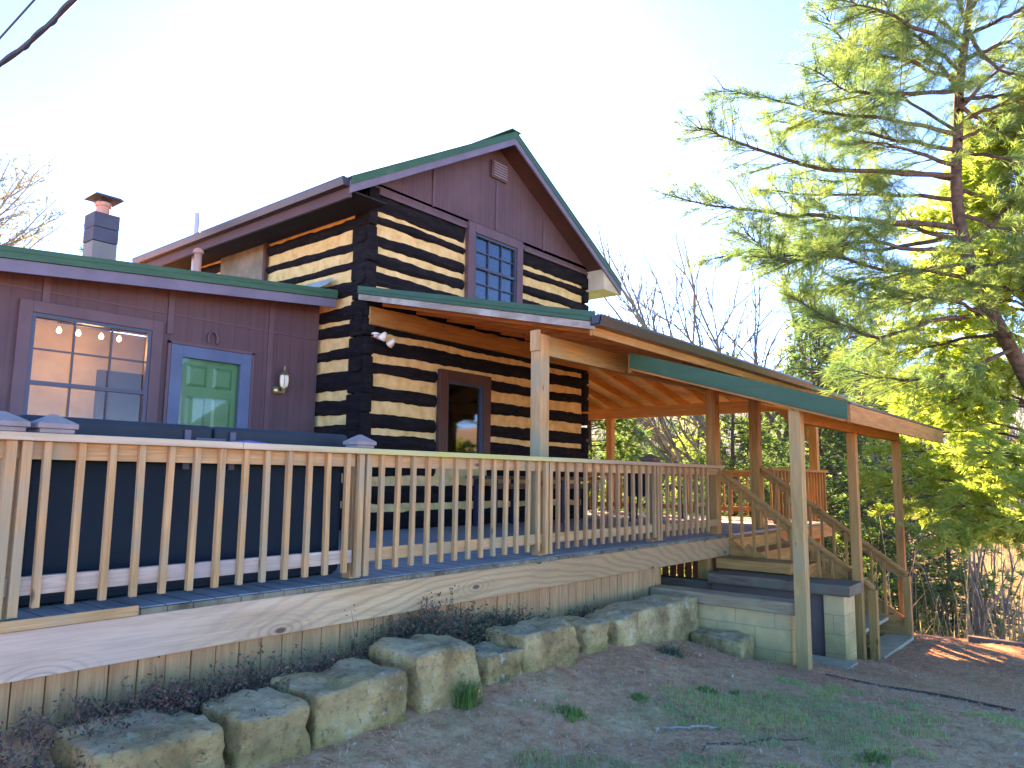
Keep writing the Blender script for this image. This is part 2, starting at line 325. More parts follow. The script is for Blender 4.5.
def nonuni():
    gx = np.unique(np.concatenate([np.linspace(-60,-4,20), np.linspace(-4,18,210), np.linspace(18,60,60), np.linspace(60,150,24)]))
    gy = np.unique(np.concatenate([np.linspace(-80,-4,20), np.linspace(-4,6,110), np.linspace(6,50,60), np.linspace(50,150,24)]))
    X, Y = np.meshgrid(gx, gy); Z = gh(X, Y); nx, ny = len(gx), len(gy)
    i = np.arange(nx*ny).reshape(ny, nx); return np.stack([X.ravel(), Y.ravel(), Z.ravel()], 1), np.stack([i[:-1,:-1].ravel(), i[:-1,1:].ravel(), i[1:,1:].ravel(), i[1:,:-1].ravel()], 1)
V, Fq = nonuni(); g = np_mesh('ground', V, Fq, M['ground'], smooth=True); tag(g, kind='structure')
def G(x, y): return float(gh(x, y))

# ---------------------------------------------------------------- deck
DZ = .88; RY = 4.12
deck = thing('wooden_deck', (5, 4.12, .2), 'raised timber deck wrapping round the log cabin, wide rim board over vertical skirting', 'deck')
MB().box(-2.5, 6.12, 4.128, 8.5, DZ-.03, DZ).box(6.12, 9.55, 4.128, 7.6, DZ-.03, DZ).box(9.55, 14.1, 4.128, 7.6, DZ-.03, DZ).box(11.34, 14.1, 7.6, 12.8, DZ-.03, DZ).build('deck_floor', M['deck'], deck)
# sawn ends of the floor boards along the edge
mb = MB(); x = -2.5; r = random.Random(3)
while x < 9.5:
    mb.box(x+.002, x+.143, 4.085+r.uniform(0,.006), 4.127, DZ-.034, DZ-.004); x += .146
mb.build('board_end', plain('algae stained board ends', (.22,.20,.13), .9, var=.7, scale=9), deck)
MB().box(-2.5, 9.55, 4.085, 4.123, .617, .845).build('rim_board', M['rim'], deck, bevel=.004)
MB().box(9.552, 14.12, 4.10, 4.127, .63, .846).build('rim_board', wm('cedar', 0), deck, bevel=.004)
MB().box(14.10, 14.14, 4.13, 12.8, .63, .85).build('rim_board', wm('cedar', 1), deck)
mb = MB(); x = -2.5; k = 0
while x < 7.62:
    z0 = min(G(x, 3.6), G(x, 4.1))-.12; w = .141+r.uniform(-.004,.002)
    mb.box(x, x+w, 4.128+r.uniform(0,.008), 4.15, z0, .66); x += .147; k += 1
mb.build('skirting', wm('skirt', 2), deck)
mb = MB()
for y in np.arange(4.3, 12.6, .17): mb.box(14.02, 14.04, y, y+.14, -1.6, .66)
mb.build('skirting', wm('dark', 2), deck)
mb = MB()
for x in np.arange(-2.2, 14, .61): mb.box(x, x+.04, 4.16, 7.5, .64, DZ-.032)
mb.build('joist', wm('skirt', 1), deck)
for a_, b_, c_ in ((7.60, 4.16, G(7.7,4.2)-.3), (8.92, 4.13, .30), (9.50, 4.16, -.6)): MB().box(a_, a_+.14, b_, b_+.14, c_, .64).build('support_post', wm('cedar', 2), deck)
MB().box(-1.0, 1.86, 4.07, 4.083, DZ-.03, DZ+.02).build('trim_strip', wm('rail', 0), deck)

# ---------------------------------------------------------------- railings
BX = 1.396; BS = .1552
def make_post(parent, x0, y0, z0, z1, w=.09, kind='rail', name='post', bev=.004):
    return MB().box(x0, x0+w, y0, y0+w, z0, z1).build(name, wm(kind, 2), parent, bevel=bev, origin=(x0, y0, z0))
def post_cap(parent, cx, cy, z, a, mat, name='post_cap'):
    m = MB(); m.pyramid(cx, cy, z, z+.022, a*.86, a*.86); m.pyramid(cx, cy, z+.0225, z+.05, a, a); m.pyramid(cx, cy, z+.0505, z+.098, a*.97, a*.12)
    return m.build(name, mat, parent, bevel=.004)
fr = thing('deck_railing', (5, 4.15, DZ), 'long weathered timber railing along the front deck edge, square balusters under a flat cap', 'railing', 'railings of the deck and stairs')
bal0 = MB().box(-.0175, .0175, -.0175, .0175, 0, .81).build('baluster', wm('rail', 2), fr, bevel=.003, origin=(0,0,0))
balb = []
def put_bal(x, y, parent, z=.935, first=[True], tilt=0, h=.81, mat=None):
    r0 = (tilt + random.uniform(-.006,.006), random.uniform(-.008,.008), random.uniform(-.03,.03))
    if first[0]:
        first[0] = False; bal0.location = Vector((x,y,z)) - WL[fr.name]; bal0.rotation_euler = r0; return bal0
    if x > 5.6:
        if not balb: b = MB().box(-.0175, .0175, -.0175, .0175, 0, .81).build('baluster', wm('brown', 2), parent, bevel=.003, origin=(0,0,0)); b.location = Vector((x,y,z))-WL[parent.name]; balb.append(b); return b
        return copy_at(balb[0], (x, y, z), parent, r0)
    o = copy_at(bal0, (x, y, z), parent, r0, (1, 1, h/.81)); return o
x = BX
POSTS = (1.22, 3.36, 5.53, 7.66, 9.2)
n = 0
while x < 9.15:
    if all(abs(x-(p+.045)) > .075 for p in POSTS[1:]): put_bal(x, 4.158, fr)
    x += BS; n += 1
for x in np.arange(BX-BS*2, -2.4, -BS): put_bal(float(x), 4.158, fr)
for a, b in ((-2.5, 3.34), (3.47, 7.645), (7.76, 9.4)):
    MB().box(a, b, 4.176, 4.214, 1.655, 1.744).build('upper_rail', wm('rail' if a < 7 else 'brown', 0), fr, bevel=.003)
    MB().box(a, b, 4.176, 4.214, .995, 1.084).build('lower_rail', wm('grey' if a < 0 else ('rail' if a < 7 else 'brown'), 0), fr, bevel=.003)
for a, b in ((-2.5, 2.43), (2.433, 5.56), (5.563, 9.44)):
    MB().box(a, b, 4.105, 4.242, 1.745, 1.785).build('rail_cap', M['cap'], fr, bevel=.005)
for i, p in enumerate(POSTS[:4]):
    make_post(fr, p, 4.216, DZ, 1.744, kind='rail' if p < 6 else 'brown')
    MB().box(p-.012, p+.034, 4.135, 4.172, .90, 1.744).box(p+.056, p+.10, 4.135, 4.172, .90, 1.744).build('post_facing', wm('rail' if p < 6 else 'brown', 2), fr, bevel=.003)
post_cap(fr, 1.19, 4.19, 1.7865, .098, M['capg']); post_cap(fr, 1.405-.0, 4.33, 1.7865, .094, M['capg']) if False else None
post_cap(fr, 1.415, 4.19, 1.7865, .092, M['capg']); post_cap(fr, 3.40, 4.21, 1.7865, .085, M['capg']); post_cap(fr, 7.69, 4.25, 1.7865, .088, M['capb'])
# right side railing (X = 14) and the short piece right of the stairs
sr = thing('deck_railing', (14, 6, DZ), 'orange sunlit railing along the far right edge of the deck', 'railing', 'railings of the deck and stairs')
MB().box(13.93, 14.07, 4.30, 12.7, 1.745, 1.785).build('rail_cap', wm('orange', 1), sr); MB().box(13.98, 14.02, 4.30, 12.7, 1.655, 1.744).build('upper_rail', wm('orange', 1), sr); MB().box(13.98, 14.02, 4.30, 12.7, .995, 1.084).build('lower_rail', wm('orange', 1), sr)
balo = MB().box(-.0175, .0175, -.0175, .0175, 0, .81).build('baluster', wm('orange', 2), sr, bevel=.003, origin=(0,0,0)); fo = True
for y in np.arange(4.55, 12.6, .155):
    if fo: balo.location = Vector((13.96, float(y), .935)) - WL[sr.name]; fo = False
    else: copy_at(balo, (13.96, float(y), .935), sr)
RX0 = 11.24
rr = thing('deck_railing', (12.6, 4.16, DZ), 'short timber railing between the stair head and the far right deck corner', 'railing', 'railings of the deck and stairs')
MB().box(11.24, 13.98, 4.13, 4.27, 1.745, 1.785).build('rail_cap', wm('cedar', 0), rr); MB().box(11.24, 13.98, 4.18, 4.22, 1.655, 1.744).build('upper_rail', wm('cedar', 0), rr); MB().box(11.24, 13.98, 4.18, 4.22, .995, 1.084).build('lower_rail', wm('cedar', 0), rr)
balc = MB().box(-.0175, .0175, -.0175, .0175, 0, .81).build('baluster', wm('cedar', 2), rr, bevel=.003, origin=(0,0,0)); fo = True
for x in np.arange(11.36, 13.95, .155):
    if fo: balc.location = Vector((float(x), 4.16, .935)) - WL[rr.name]; fo = False
    else: copy_at(balc, (float(x), 4.16, .935), rr)
# stair railings
SL = .728
def stair_rail(X, label, y9):
    t = thing('stair_railing', (X, 3.2, 0), label, 'railing', 'railings of the deck and stairs')
    def z(y): return 1.765 - SL*(4.20-y)
    MB().beam((X, y9, z(y9)-.02), (X, 2.33, z(2.33)-.02), .09, .038).build('handrail', wm('cedar', 1), t, bevel=.004)
    MB().beam((X+.01, y9-.01, z(y9-.01)-.09), (X+.01, 2.38, z(2.38)-.09), .038, .10).build('upper_rail', wm('cedar', 1), t, bevel=.003)
    MB().beam((X+.01, 3.85, z(3.85)-.78), (X+.01, 2.40, z(2.40)-.70), .038, .12).build('lower_rail', wm('cedar', 1), t, bevel=.003)
    for i, y in enumerate(np.arange(4.03, 2.45, -.158)):
        y = float(y); top = z(y)-.06; bot = max(.475, z(y)-.80) if X < 10 else z(y)-.82
        if y < 3.3: bot = z(y)-.80
        copy_at(balc, (X-.028, y, bot), t, None, (1, 1, (top-bot)/.81))
    MB().box(X-.045, X+.045, 2.30, 2.39, G(X, 2.3)-.1, z(2.33)-.045).build('newel_post', wm('cedar', 2), t, bevel=.004)
    return t
stair_rail(9.42, 'sloping stair railing on the near side of the steps, ending beside a roof post', 4.14)
stair_rail(11.14, 'sloping stair railing on the far side of the steps', 4.26)
# stairs
st = thing('porch_stairs', (10.4, 3.1, -.45), 'timber steps descending from the deck between two sloping railings', 'stairs')
for k in range(6):
    y0 = 2.28+.292*k; z = -.40+.213*k; mat = M['slab'] if k < 2 else wm('grey' if k == 2 else 'cedar', 0)
    MB().box(9.50 if k else 9.56, 11.08, y0, y0+.33, z-.045, z).build('tread', mat, st, bevel=.004)
    if k >= 2: MB().box(9.52, 11.07, y0+.30, y0+.32, z+.002, z+.165).build('riser', wm('orange' if k > 3 else 'cedar', 0), st)
for X in (9.47, 11.09): MB().prism([(X,4.08,.83),(X,4.08,.40),(X,2.75,-.5),(X,2.36,-.5),(X,2.36,-.34)], (.038,0,0)).build('stringer', wm('cedar', 1), st)
MB().box(8.98, 9.44, 3.12, 4.05, .50, .62).build('side_board', wm('cedar', 1), st, bevel=.004)

# ---------------------------------------------------------------- retaining walls by the basement steps
w1 = thing('block_wall', (7.55, 3.3, -.2), 'low concrete block wall with a grey timber cap, next to the last boulder', 'wall', 'block walls by the basement passage')
MB().box(7.44, 7.64, 2.60, 4.10, -.6, .305).build('blockwork', M['block'], w1, bevel=.006)
MB().box(7.40, 7.66, 2.53, 4.115, .307, .425).build('cap_timber', wood('lichen grey timber', (.42,.29,.17), (.22,.14,.08), 1, stain=(.32,.30,.17)), w1, bevel=.012)
w2 = thing('block_wall', (8.85, 3.3, -.3), 'concrete block pier and wall under a dark timber cap left of the stairs', 'wall', 'block walls by the basement passage')
MB().box(8.64, 9.04, 2.44, 2.66, -.7, .362).build('pier', M['block'], w2, bevel=.008)
MB().box(8.70, 9.00, 2.663, 3.98, -.7, .355).build('blockwork', plain('shade darkened block', (.16,.12,.10), .9), w2)  # same blockwork, with the shade of the passage put into its colour
MB().box(8.75, 8.95, 3.99, 5.4, .20, .352).build('low_timber', wm('timber', 1), w2)
MB().box(8.58, 9.10, 2.36, 3.985, .364, .482).build('cap_timber', wm('timber', 1), w2, bevel=.012)
MB().box(7.70, 9.1, 5.2, 5.3, -.4, .62).build('opening_shade', M['dark'], w2)  # dark sheet standing in for shade inside the opening under the deck
s = MB().box(7.68, 8.42, 2.27, 4.0, -.40, G(8.1,2.3)+.015).build('concrete_pad', M['slab'], origin=(8.1, 3, -.3)); tag(s, 'mossy concrete pad at the mouth of the basement passage', 'pad')

# ---------------------------------------------------------------- roofs
def slab(mb, q, th):                        # quad pushed straight down
    mb.prism(q, (0,0,-th))
pr = thing('porch_roof', (9, 6, 3), 'green edged wraparound porch roof on timber posts, brown gutter along its front', 'porch roof')
PX0, EX, EY, PS = 6.05, 15.0, 3.95, .227
def pz(x, y): return 3.2 + PS*min(y-EY, EX-x)
# sheathing and metal: front plane and side plane meeting in a hip
A0, A1, H1, A3 = (PX0, EY), (EX, EY), (11.33, 7.62), (PX0, 7.60)
def q3(pts, dz): return [(x, y, pz(x, y)+dz) for x, y in pts]
m = MB(); m.prism(q3([A0, A1, (11.34,7.61), (PX0,7.61)], -.035), (0,0,-.018)); m.build('sheathing', wm('sheath', 0), pr)
m = MB(); m.prism([(EX,EY,3.165),(EX,12.8,3.165),(11.34,12.8,3.165+PS*(EX-11.34)),(11.34,7.61,3.165+PS*(EX-11.34))], (0,0,-.018)); m.build('sheathing', wm('sheath', 1), pr)
m = MB(); m.prism(q3([(PX0-.03,EY-.03), (EX+.02,EY-.03), (11.34,7.61), (PX0-.03,7.61)], -.01), (0,0,-.02))
m.prism([(EX+.02,EY-.03,3.19),(EX+.02,12.85,3.19),(11.34,12.85,3.19+PS*(EX-11.34)),(11.34,7.61,3.19+PS*(EX-11.34))], (0,0,-.02))
for x in np.arange(6.3, 14.9, .23):
    yt = min(7.6, EY + (EX-x)); m.beam((x, EY-.03, pz(x,EY)+.0), (x, yt, pz(x,yt)+.0), .02, .018)
m.build('metal_sheet', M['roof'], pr)
def rake(mb, X, ya, za, yb, zb, h, w): mb.prism([(X,ya,za),(X,ya,za-h),(X,yb,zb-h),(X,yb,zb)], (w,0,0))
m = MB(); rake(m, 6.005, EY-.03, 3.225, 7.60, 3.225+PS*3.68, .10, .016); rake(m, 5.995, EY-.03, 3.18, 7.60, 3.18+PS*3.68, .012, .03); m.build('rake_trim', M['roof'], pr)
m = MB(); rake(m, 6.022, EY, 3.125, 7.60, 3.125+PS*3.65, .075, .035); m.build('rake_board', wood('mossy rake board', (.33,.29,.23), (.18,.15,.11), 1, stain=(.42,.42,.36)), pr)
MB().box(6.06, 12.4, EY+.02, EY+.06, 3.0, 3.155).build('fascia', wm('cedar', 0), pr); MB().box(12.405, EX-.04, EY+.02, EY+.06, 3.0, 3.155).build('fascia', wm('cedar', 0), pr)
m = MB(); gp = [(EY-.11,3.19),(EY-.12,3.165),(EY-.095,3.10),(EY-.09,3.085),(EY+.014,3.085),(EY+.014,3.175),(EY-.0,3.175),(EY-.0,3.10),(EY-.085,3.10),(EY-.105,3.19)]
m.prism([(6.0,y,z) for y,z in gp], (6.35,0,0)); m.box(6.0,6.004,EY-.11,EY+.01,3.09,3.185); m.build('gutter', M['gutter'], pr)
MB().box(12.36, EX+.02, EY-.03, EY+.012, 3.10, 3.165).build('drip_edge', plain('yellow green drip edge', (.15,.19,.08), .7), pr)  # edge past the gutter's end, in a yellow-green tone
MB().box(EX-.04, EX, EY+.02, 12.8, 3.0, 3.14).build('fascia', wm('orange', 1), pr)
# beams
MB().box(6.245, 14.10, 4.665, 4.755, 2.885, 3.10).build('beam', wm('post', 0), pr, bevel=.004)
MB().box(13.96, 14.10, 4.30, 12.7, 2.90, 3.13).build('beam', wm('orange', 1), pr, bevel=.004)
MB().box(6.15, 11.32, 7.50, 7.545, 3.56, 3.80).build('ledger', wm('cedar', 0), pr, bevel=.004)
MB().box(11.36, 11.40, 7.6, 12.7, 3.6, 3.84).build('ledger', wm('cedar', 1), pr)
for x in np.arange(6.35, 11.2, .61):
    x = float(x); MB().prism([(x,4.02,pz(x,4.02)-.055),(x,4.02,pz(x,4.02)-.17),(x,7.50,pz(x,7.5)-.17),(x,7.50,pz(x,7.5)-.055)], (.038,0,0)).build('rafter', wm('cedar', 1), pr)
for x in np.arange(11.85, 14.6, .61):
    x = float(x); yt = EY+(EX-x)-.05; MB().prism([(x,4.02,pz(x,4.02)-.055),(x,4.02,pz(x,4.02)-.17),(x,yt,pz(x,yt)-.17),(x,yt,pz(x,yt)-.055)], (.038,0,0)).build('rafter', wm('cedar', 1), pr)
for y in np.arange(4.9, 12.7, .56):
    y = float(y); xa = max(11.42, EX-(y-EY)+.05); za, zb = 3.2+PS*(EX-xa), 3.2+PS*.07
    MB().prism([(xa,y,za-.055),(xa,y,za-.20),(EX-.07,y,zb-.20),(EX-.07,y,zb-.055)], (0,.04,0)).build('rafter', wm('cedar', 0), pr)
MB().prism([(11.38,7.56,3.98-.0),(11.38,7.56,3.80),(14.9,4.05,3.02),(14.9,4.05,3.15)], (.04,.04,0)).build('hip_rafter', wm('cedar', 0), pr)
for (x0, y0, zb, zt, w, kd) in ((6.10,4.64,DZ,3.10,.142,'rail'), (9.38,4.20,DZ-.03,2.98,.142,'cedar'), (11.06,4.27,DZ-.03,3.0,.142,'cedar'), (13.93,4.30,-1.6,2.90,.142,'orange'), (13.95,8.66,DZ,2.90,.142,'orange'), (13.95,12.4,DZ,2.90,.142,'orange')):
    MB().box(x0, x0+w, y0, y0+w, zb, zt).build('post', wm(kd, 2), pr, bevel=.006)
MB().box(6.07, 6.098, 4.65, 4.77, 2.92, 3.14).build('post_bracket', wm('rail', 2), pr, bevel=.003)
MB().prism([(13.90,4.45,2.90),(13.90,5.0,2.90),(13.90,4.45,2.3)], (.03,0,0)).build('brace', wm('cedar', 2), pr)

sf = thing('stair_roof', (9.5, 3, 2.3), 'small lean-to roof over the stairs, green left edge, on three square timber posts', 'porch roof')
SX0, SX1, SY0, SY1, SS = 7.30, 11.90, 1.99, 4.28, .295
def sz(y): return 2.338 + SS*(y-SY0)
MB().prism([(SX0,SY0-.03,sz(SY0-.03)),(SX1,SY0-.03,sz(SY0-.03)),(SX1,SY1,sz(SY1)),(SX0,SY1,sz(SY1))], (0,0,-.02)).build('metal_sheet', M['roof'], sf)
MB().prism([(SX0+.02,SY0,sz(SY0)-.022),(SX1-.02,SY0,sz(SY0)-.022),(SX1-.02,SY1,sz(SY1)-.022),(SX0+.02,SY1,sz(SY1)-.022)], (0,0,-.018)).build('sheathing', wm('sheath', 0), sf)
m = MB(); rake(m, SX0-.018, SY0-.03, sz(SY0-.03)+.012, SY1, sz(SY1)+.012, .175, .014); rake(m, SX0-.026, SY0-.03, sz(SY0-.03)-.135, SY1, sz(SY1)-.135, .014, .01); m.build('rake_flashing', M['roof'], sf)
m = MB(); rake(m, SX0, SY0, sz(SY0)-.045, SY1, sz(SY1)-.045, .14, .038); m.build('rake_board', wm('cedar', 1), sf)
MB().box(SX0+.04, SX1-.0, SY0-.045, SY0-.006, 2.145, 2.318).build('fascia', wm('cedar', 0), sf, bevel=.003)
MB().box(SX0+.04, SX1+.02, SY0-.055, SY0-.01, 2.32, 2.34).build('drip_edge', M['gutter'], sf)
MB().box(7.42, 11.60, 2.44, 2.53, 2.17, 2.325).build('beam', wm('cedar', 0), sf, bevel=.004)
for x in np.arange(7.5, 11.9, .6):
    x = float(x); m = MB(); rake(m, x, SY0, sz(SY0)-.045, SY1-.05, sz(SY1-.05)-.045, .12, .038); m.build('rafter', wm('cedar', 1), sf)
MB().box(7.34, 11.86, 4.29, 4.33, 2.80, 3.02).build('header', wm('cedar', 0), sf)
PST = [(7.36, 2.42, .115, 'post'), (9.26, 2.42, .10, 'cedar'), (11.44, 2.42, .10, 'cedar')]
for x0, y0, w, kd in PST: MB().box(x0, x0+w, y0, y0+w, G(x0,y0)-.15, 2.17 if w < .11 else sz(y0)-.17).build('post', wm(kd, 2), sf, bevel=.005)

# ---------------------------------------------------------------- log cabin
cab = thing('log_cabin', (8.7, 10, .6), 'two storey dark log cabin with cream chinking and a gable clad in purple brown boards', 'house')
CX0, CX1, CY0, CY1 = 6.13, 11.31, 7.60, 12.9
FCH = [(5.15,5.09),(4.97,4.82),(4.665,4.565),(4.40,4.31),(4.12,4.02),(3.83,3.73),(3.494,3.41),(3.202,3.085),(2.938,2.754),(2.571,2.40),(2.205,2.121),(1.90,1.82),(1.59,1.46),(1.22,1.12)]
LCH = []
def yx(py, px=350):                        # z of a height on the left wall
    d = PD(px, py, 1) - Vector((0,0,CZ)); return CZ + d.z*6.13/d.x
for a, b in ((208.5,220),(231,243),(251,262.5),(270,281),(296,306),(318,324),(335.5,348.5),(359,370),(389,399),(414,425)): LCH.append((yx(a), yx(b)))
LCH += [(1.98,1.88),(1.62,1.5),(1.25,1.15)]
def wall_logs(ch, lo, hi, top, bot, plane, cuts, seed):
    """hewn logs between chinking rows; plane 'F' runs along X, 'L' along Y"""
    mb = MB(); rows = []; t = top
    for a, b in ch: rows.append((a, t)); t = b
    rows.append((bot, t))
    for k, (z0, z1) in enumerate(rows):
        segs = [(lo-(.05 if k % 2 == 0 else .0), hi)]
        for (c0, c1, cz0, cz1) in cuts:
            if z1 > cz0 and z0 < cz1:
                ns = []
                for s0, s1 in segs:
                    if c0 > s0 and c1 < s1: ns += [(s0, c0), (c1, s1)]
                    else: ns.append((s0, s1))
                segs = ns
        for s0, s1 in segs:
            n = max(3, int((s1-s0)/.05)); prof = [0., .25, .5, .75, 1.]; V = []; Fc = []
            for i in range(n+1):
                u = s0+(s1-s0)*i/n
                e0 = z0 + .028*noise.noise(Vector((u*1.3, k*7.1, seed))) + .014*noise.noise(Vector((u*7, k*3.3, seed+9)))
                e1 = z1 + .028*noise.noise(Vector((u*1.3, k*5.7+40, seed))) + .014*noise.noise(Vector((u*7, k*2.3+70, seed+9)))
                for q in prof:
                    z = e0+(e1-e0)*q; out = .045*(1-abs(2*q-1)**3) + .018*noise.noise(Vector((u*2.5, z*6, seed+3))) + .01*noise.noise(Vector((u*11, z*15, seed)))
                    V.append((u, -out, z))
            m = len(prof)
            for i in range(n):
                for j in range(m-1): a = i*m+j; Fc.append((a, a+m, a+m+1, a+1))
            nb = len(V)
            for i in range(n+1):
                V.append((V[i*m][0], .12, V[i*m][2])); V.append((V[i*m+m-1][0], .12, V[i*m+m-1][2]))
            for i in range(n):
                a = i*m; b = nb+2*i; Fc.append((a, b, b+2, a+m)); Fc.append((a+m-1, a+2*m-1, b+3, b+1))
            Fc.append(tuple(range(m)) + (nb+1, nb)); e = n*m; Fc.append(tuple(range(e+m-1, e-1, -1)) + (nb+2*n, nb+2*n+1))
            if plane == 'F': mb.add([(x, CY0+y, z) for x, y, z in V], Fc)
            else: mb.add([(CX0+y, u, z) for u, y, z in V], [f[::-1] for f in Fc])
    return mb
CUTF = [(7.99, 9.40, 4.25, 5.49), (7.47, 8.625, 1.72, 3.13)]
wall_logs(FCH, CX0-.02, CX1+.03, 5.42, .86, 'F', CUTF, 1.).build('log_wall', M['log'], cab)
wall_logs(LCH, CY0-.03, CY1, 5.45, .86, 'L', [(9.98, 11.3, 4.3, 5.4)], 5.).build('log_wall', M['log'], cab)
def hole_wall(mb, x0, x1, z0, z1, holes, y0, y1):
    xs = sorted({x0, x1, *[h[0] for h in holes], *[h[1] for h in holes]})
    for a, b in zip(xs, xs[1:]):
        hs = sorted((h[2], h[3]) for h in holes if h[0] <= a and h[1] >= b); z = z0
        for h0, h1 in hs:
            if h0 > z: mb.box(a, b, y0, y1, z, h0)
            z = max(z, h1)
        if z < z1: mb.box(a, b, y0, y1, z, z1)
m = MB(); hole_wall(m, CX0+.13, CX1-.10, .86, 5.40, [(8.1,9.3,4.4,5.4),(7.58,8.52,1.8,3.05)], CY0+.004, CY0+.11)
m.box(CX0+.008, CX0+.115, CY0+.28, CY1-.1, .86, 5.42); m.build('chinking', M['chink'], cab)
m = MB(); m.box(CX1-.1, CX1+.02, CY0+.13, CY1, .86, 5.4).box(CX0+.14, CX1-.12, CY1-.12, CY1, .86, 5.4).box(CX0+.3, CX1-.3, CY0+1.4, CY0+1.44, .9, 5.3).box(CX0+.14, CX1-.12, CY0+.14, CY1-.14, 3.35, 3.4); m.build('back_wall', M['dark'], cab)
# corner log ends (left wall logs showing their ends on the front)
m = MB(); r = random.Random(5)
for k in range(18):
    z0 = .9+k*.252; m.box(CX0-.02-r.uniform(0,.03), CX0+.13-r.uniform(0,.015), CY0-.07-r.uniform(0,.02), CY0+.25+r.uniform(0,.03), z0, z0+.235)
m.build('log_end', M['log'], cab, bevel=.02); m = MB()
for k in range(17):
    z0 = 1.02+k*.255; m.box(CX1-.10, CX1+.05+r.uniform(0,.02), CY0-.06, CY0+.2, z0, z0+.215)
m.build('log_end', M['log'], cab, bevel=.02)
# gable
RX = 8.70; RZ = 7.08; RS = .565
def rz(x): return RZ - RS*abs(x-RX)
m = MB(); hole_wall(m, CX0, CX1, 5.385, 5.52, [(8.1, 9.3, 5.38, 5.36)] if False else [], CY0-.055, CY0+.06)
m.prism([(CX0,CY0-.055,5.52),(CX1,CY0-.055,5.52),(CX1,CY0-.055,rz(CX1)-.14),(RX,CY0-.055,RZ-.14),(CX0,CY0-.055,rz(CX0)-.14)], (0,.11,0)); m.build('gable_panel', M['siding'], cab)
m = MB()
for x in (7.27, 8.68, 9.94): m.box(x-.022, x+.022, CY0-.075, CY0-.0555, 5.50 if x != 8.68 else 5.53, rz(x)-.20 if x != 8.68 else 6.36)
m.box(CX0, 7.985, CY0-.075, CY0-.056, 5.365, 5.41).box(9.41, CX1, CY0-.075, CY0-.056, 5.365, 5.41); m.build('batten', M['trim'], cab)
# vent
v = MB().box(8.52, 8.90, CY0-.10, CY0-.0755, 6.37, 6.66).build('gable_vent', M['trim'], cab, bevel=.004); m = MB()
for k in range(6): m.prism([(8.55,CY0-.125,6.395+k*.043),(8.55,CY0-.102,6.425+k*.043),(8.55,CY0-.102,6.433+k*.043),(8.55,CY0-.127,6.405+k*.043)], (.32,0,0))
m.build('vent_slat', plain('vent slats', (.32,.26,.28), .5), v)
# roof
OV = 7.20; OB = 13.0
def roof_side(sgn, xe):
    ze = rz(xe); m = MB(); m.prism([(RX,OV,RZ),(xe,OV,ze),(xe,OB,ze),(RX,OB,RZ)], (0,0,-.03)); 
    for y in np.arange(OV+.25, OB, .3): m.beam((RX,y,RZ+.006),(xe,y,ze+.006),.02,.02)
    m.build('roof', M['roof'], cab)
    m = MB(); m.prism([(RX,OV+.005,RZ-.031),(xe,OV+.005,ze-.031),(xe,OB,ze-.031),(RX,OB,RZ-.031)], (0,0,-.10)); m.build('soffit', M['ptrim'] , cab)
    m = MB(); m.prism([(RX,OV-.03,RZ-.035),(RX,OV-.03,RZ-.205),(xe,OV-.03,ze-.205),(xe,OV-.03,ze-.035)], (0,.03,0)); m.build('rake_fascia', M['fascia'], cab)
    m = MB(); m.prism([(RX,OV-.04,RZ+.015),(RX,OV-.04,RZ-.10),(xe,OV-.04,ze-.10),(xe,OV-.04,ze+.015)], (0,.008,0)); 
    m.prism([(RX,OV-.045,RZ+.015),(RX,OV-.045,RZ-.0),(xe,OV-.045,ze-.0),(xe,OV-.045,ze+.015)], (0,.12,0)); m.build('rake_trim', M['roof'], cab)
roof_side(-1, 5.50); roof_side(1, 11.92)
MB().beam((RX, OV-.05, RZ+.015), (RX, OB, RZ+.015), .22, .02).build('ridge_cap', M['roof'], cab)
m = MB().prism([(5.50,OV-.0,rz(5.5)-.02),(5.40,OV-.0,rz(5.5)-.005),(5.385,OV-.0,rz(5.5)-.035),(5.41,OV-.0,rz(5.5)-.115),(5.50,OV-.0,rz(5.5)-.12)], (0,OB-OV,0)).build('gutter', M['gutter'], cab)
MB().box(5.502, 5.54, OV, OB, rz(5.5)-.25, rz(5.5)-.122).build('fascia', M['ptrim'], cab)
MB().box(5.54, CX0+.0, OV+.02, OB, rz(5.5)-.16, rz(5.5)-.14).build('soffit', M['dark'], cab)
MB().prism([(11.92,OV,rz(11.92)-.20),(11.35,OV+.0,rz(11.92)-.20),(11.35,OV+.0,rz(11.35)-.14),(11.92,OV,rz(11.92)-.14)], (0,OB-OV,0)).build('eave_box', M['plaster'], cab)
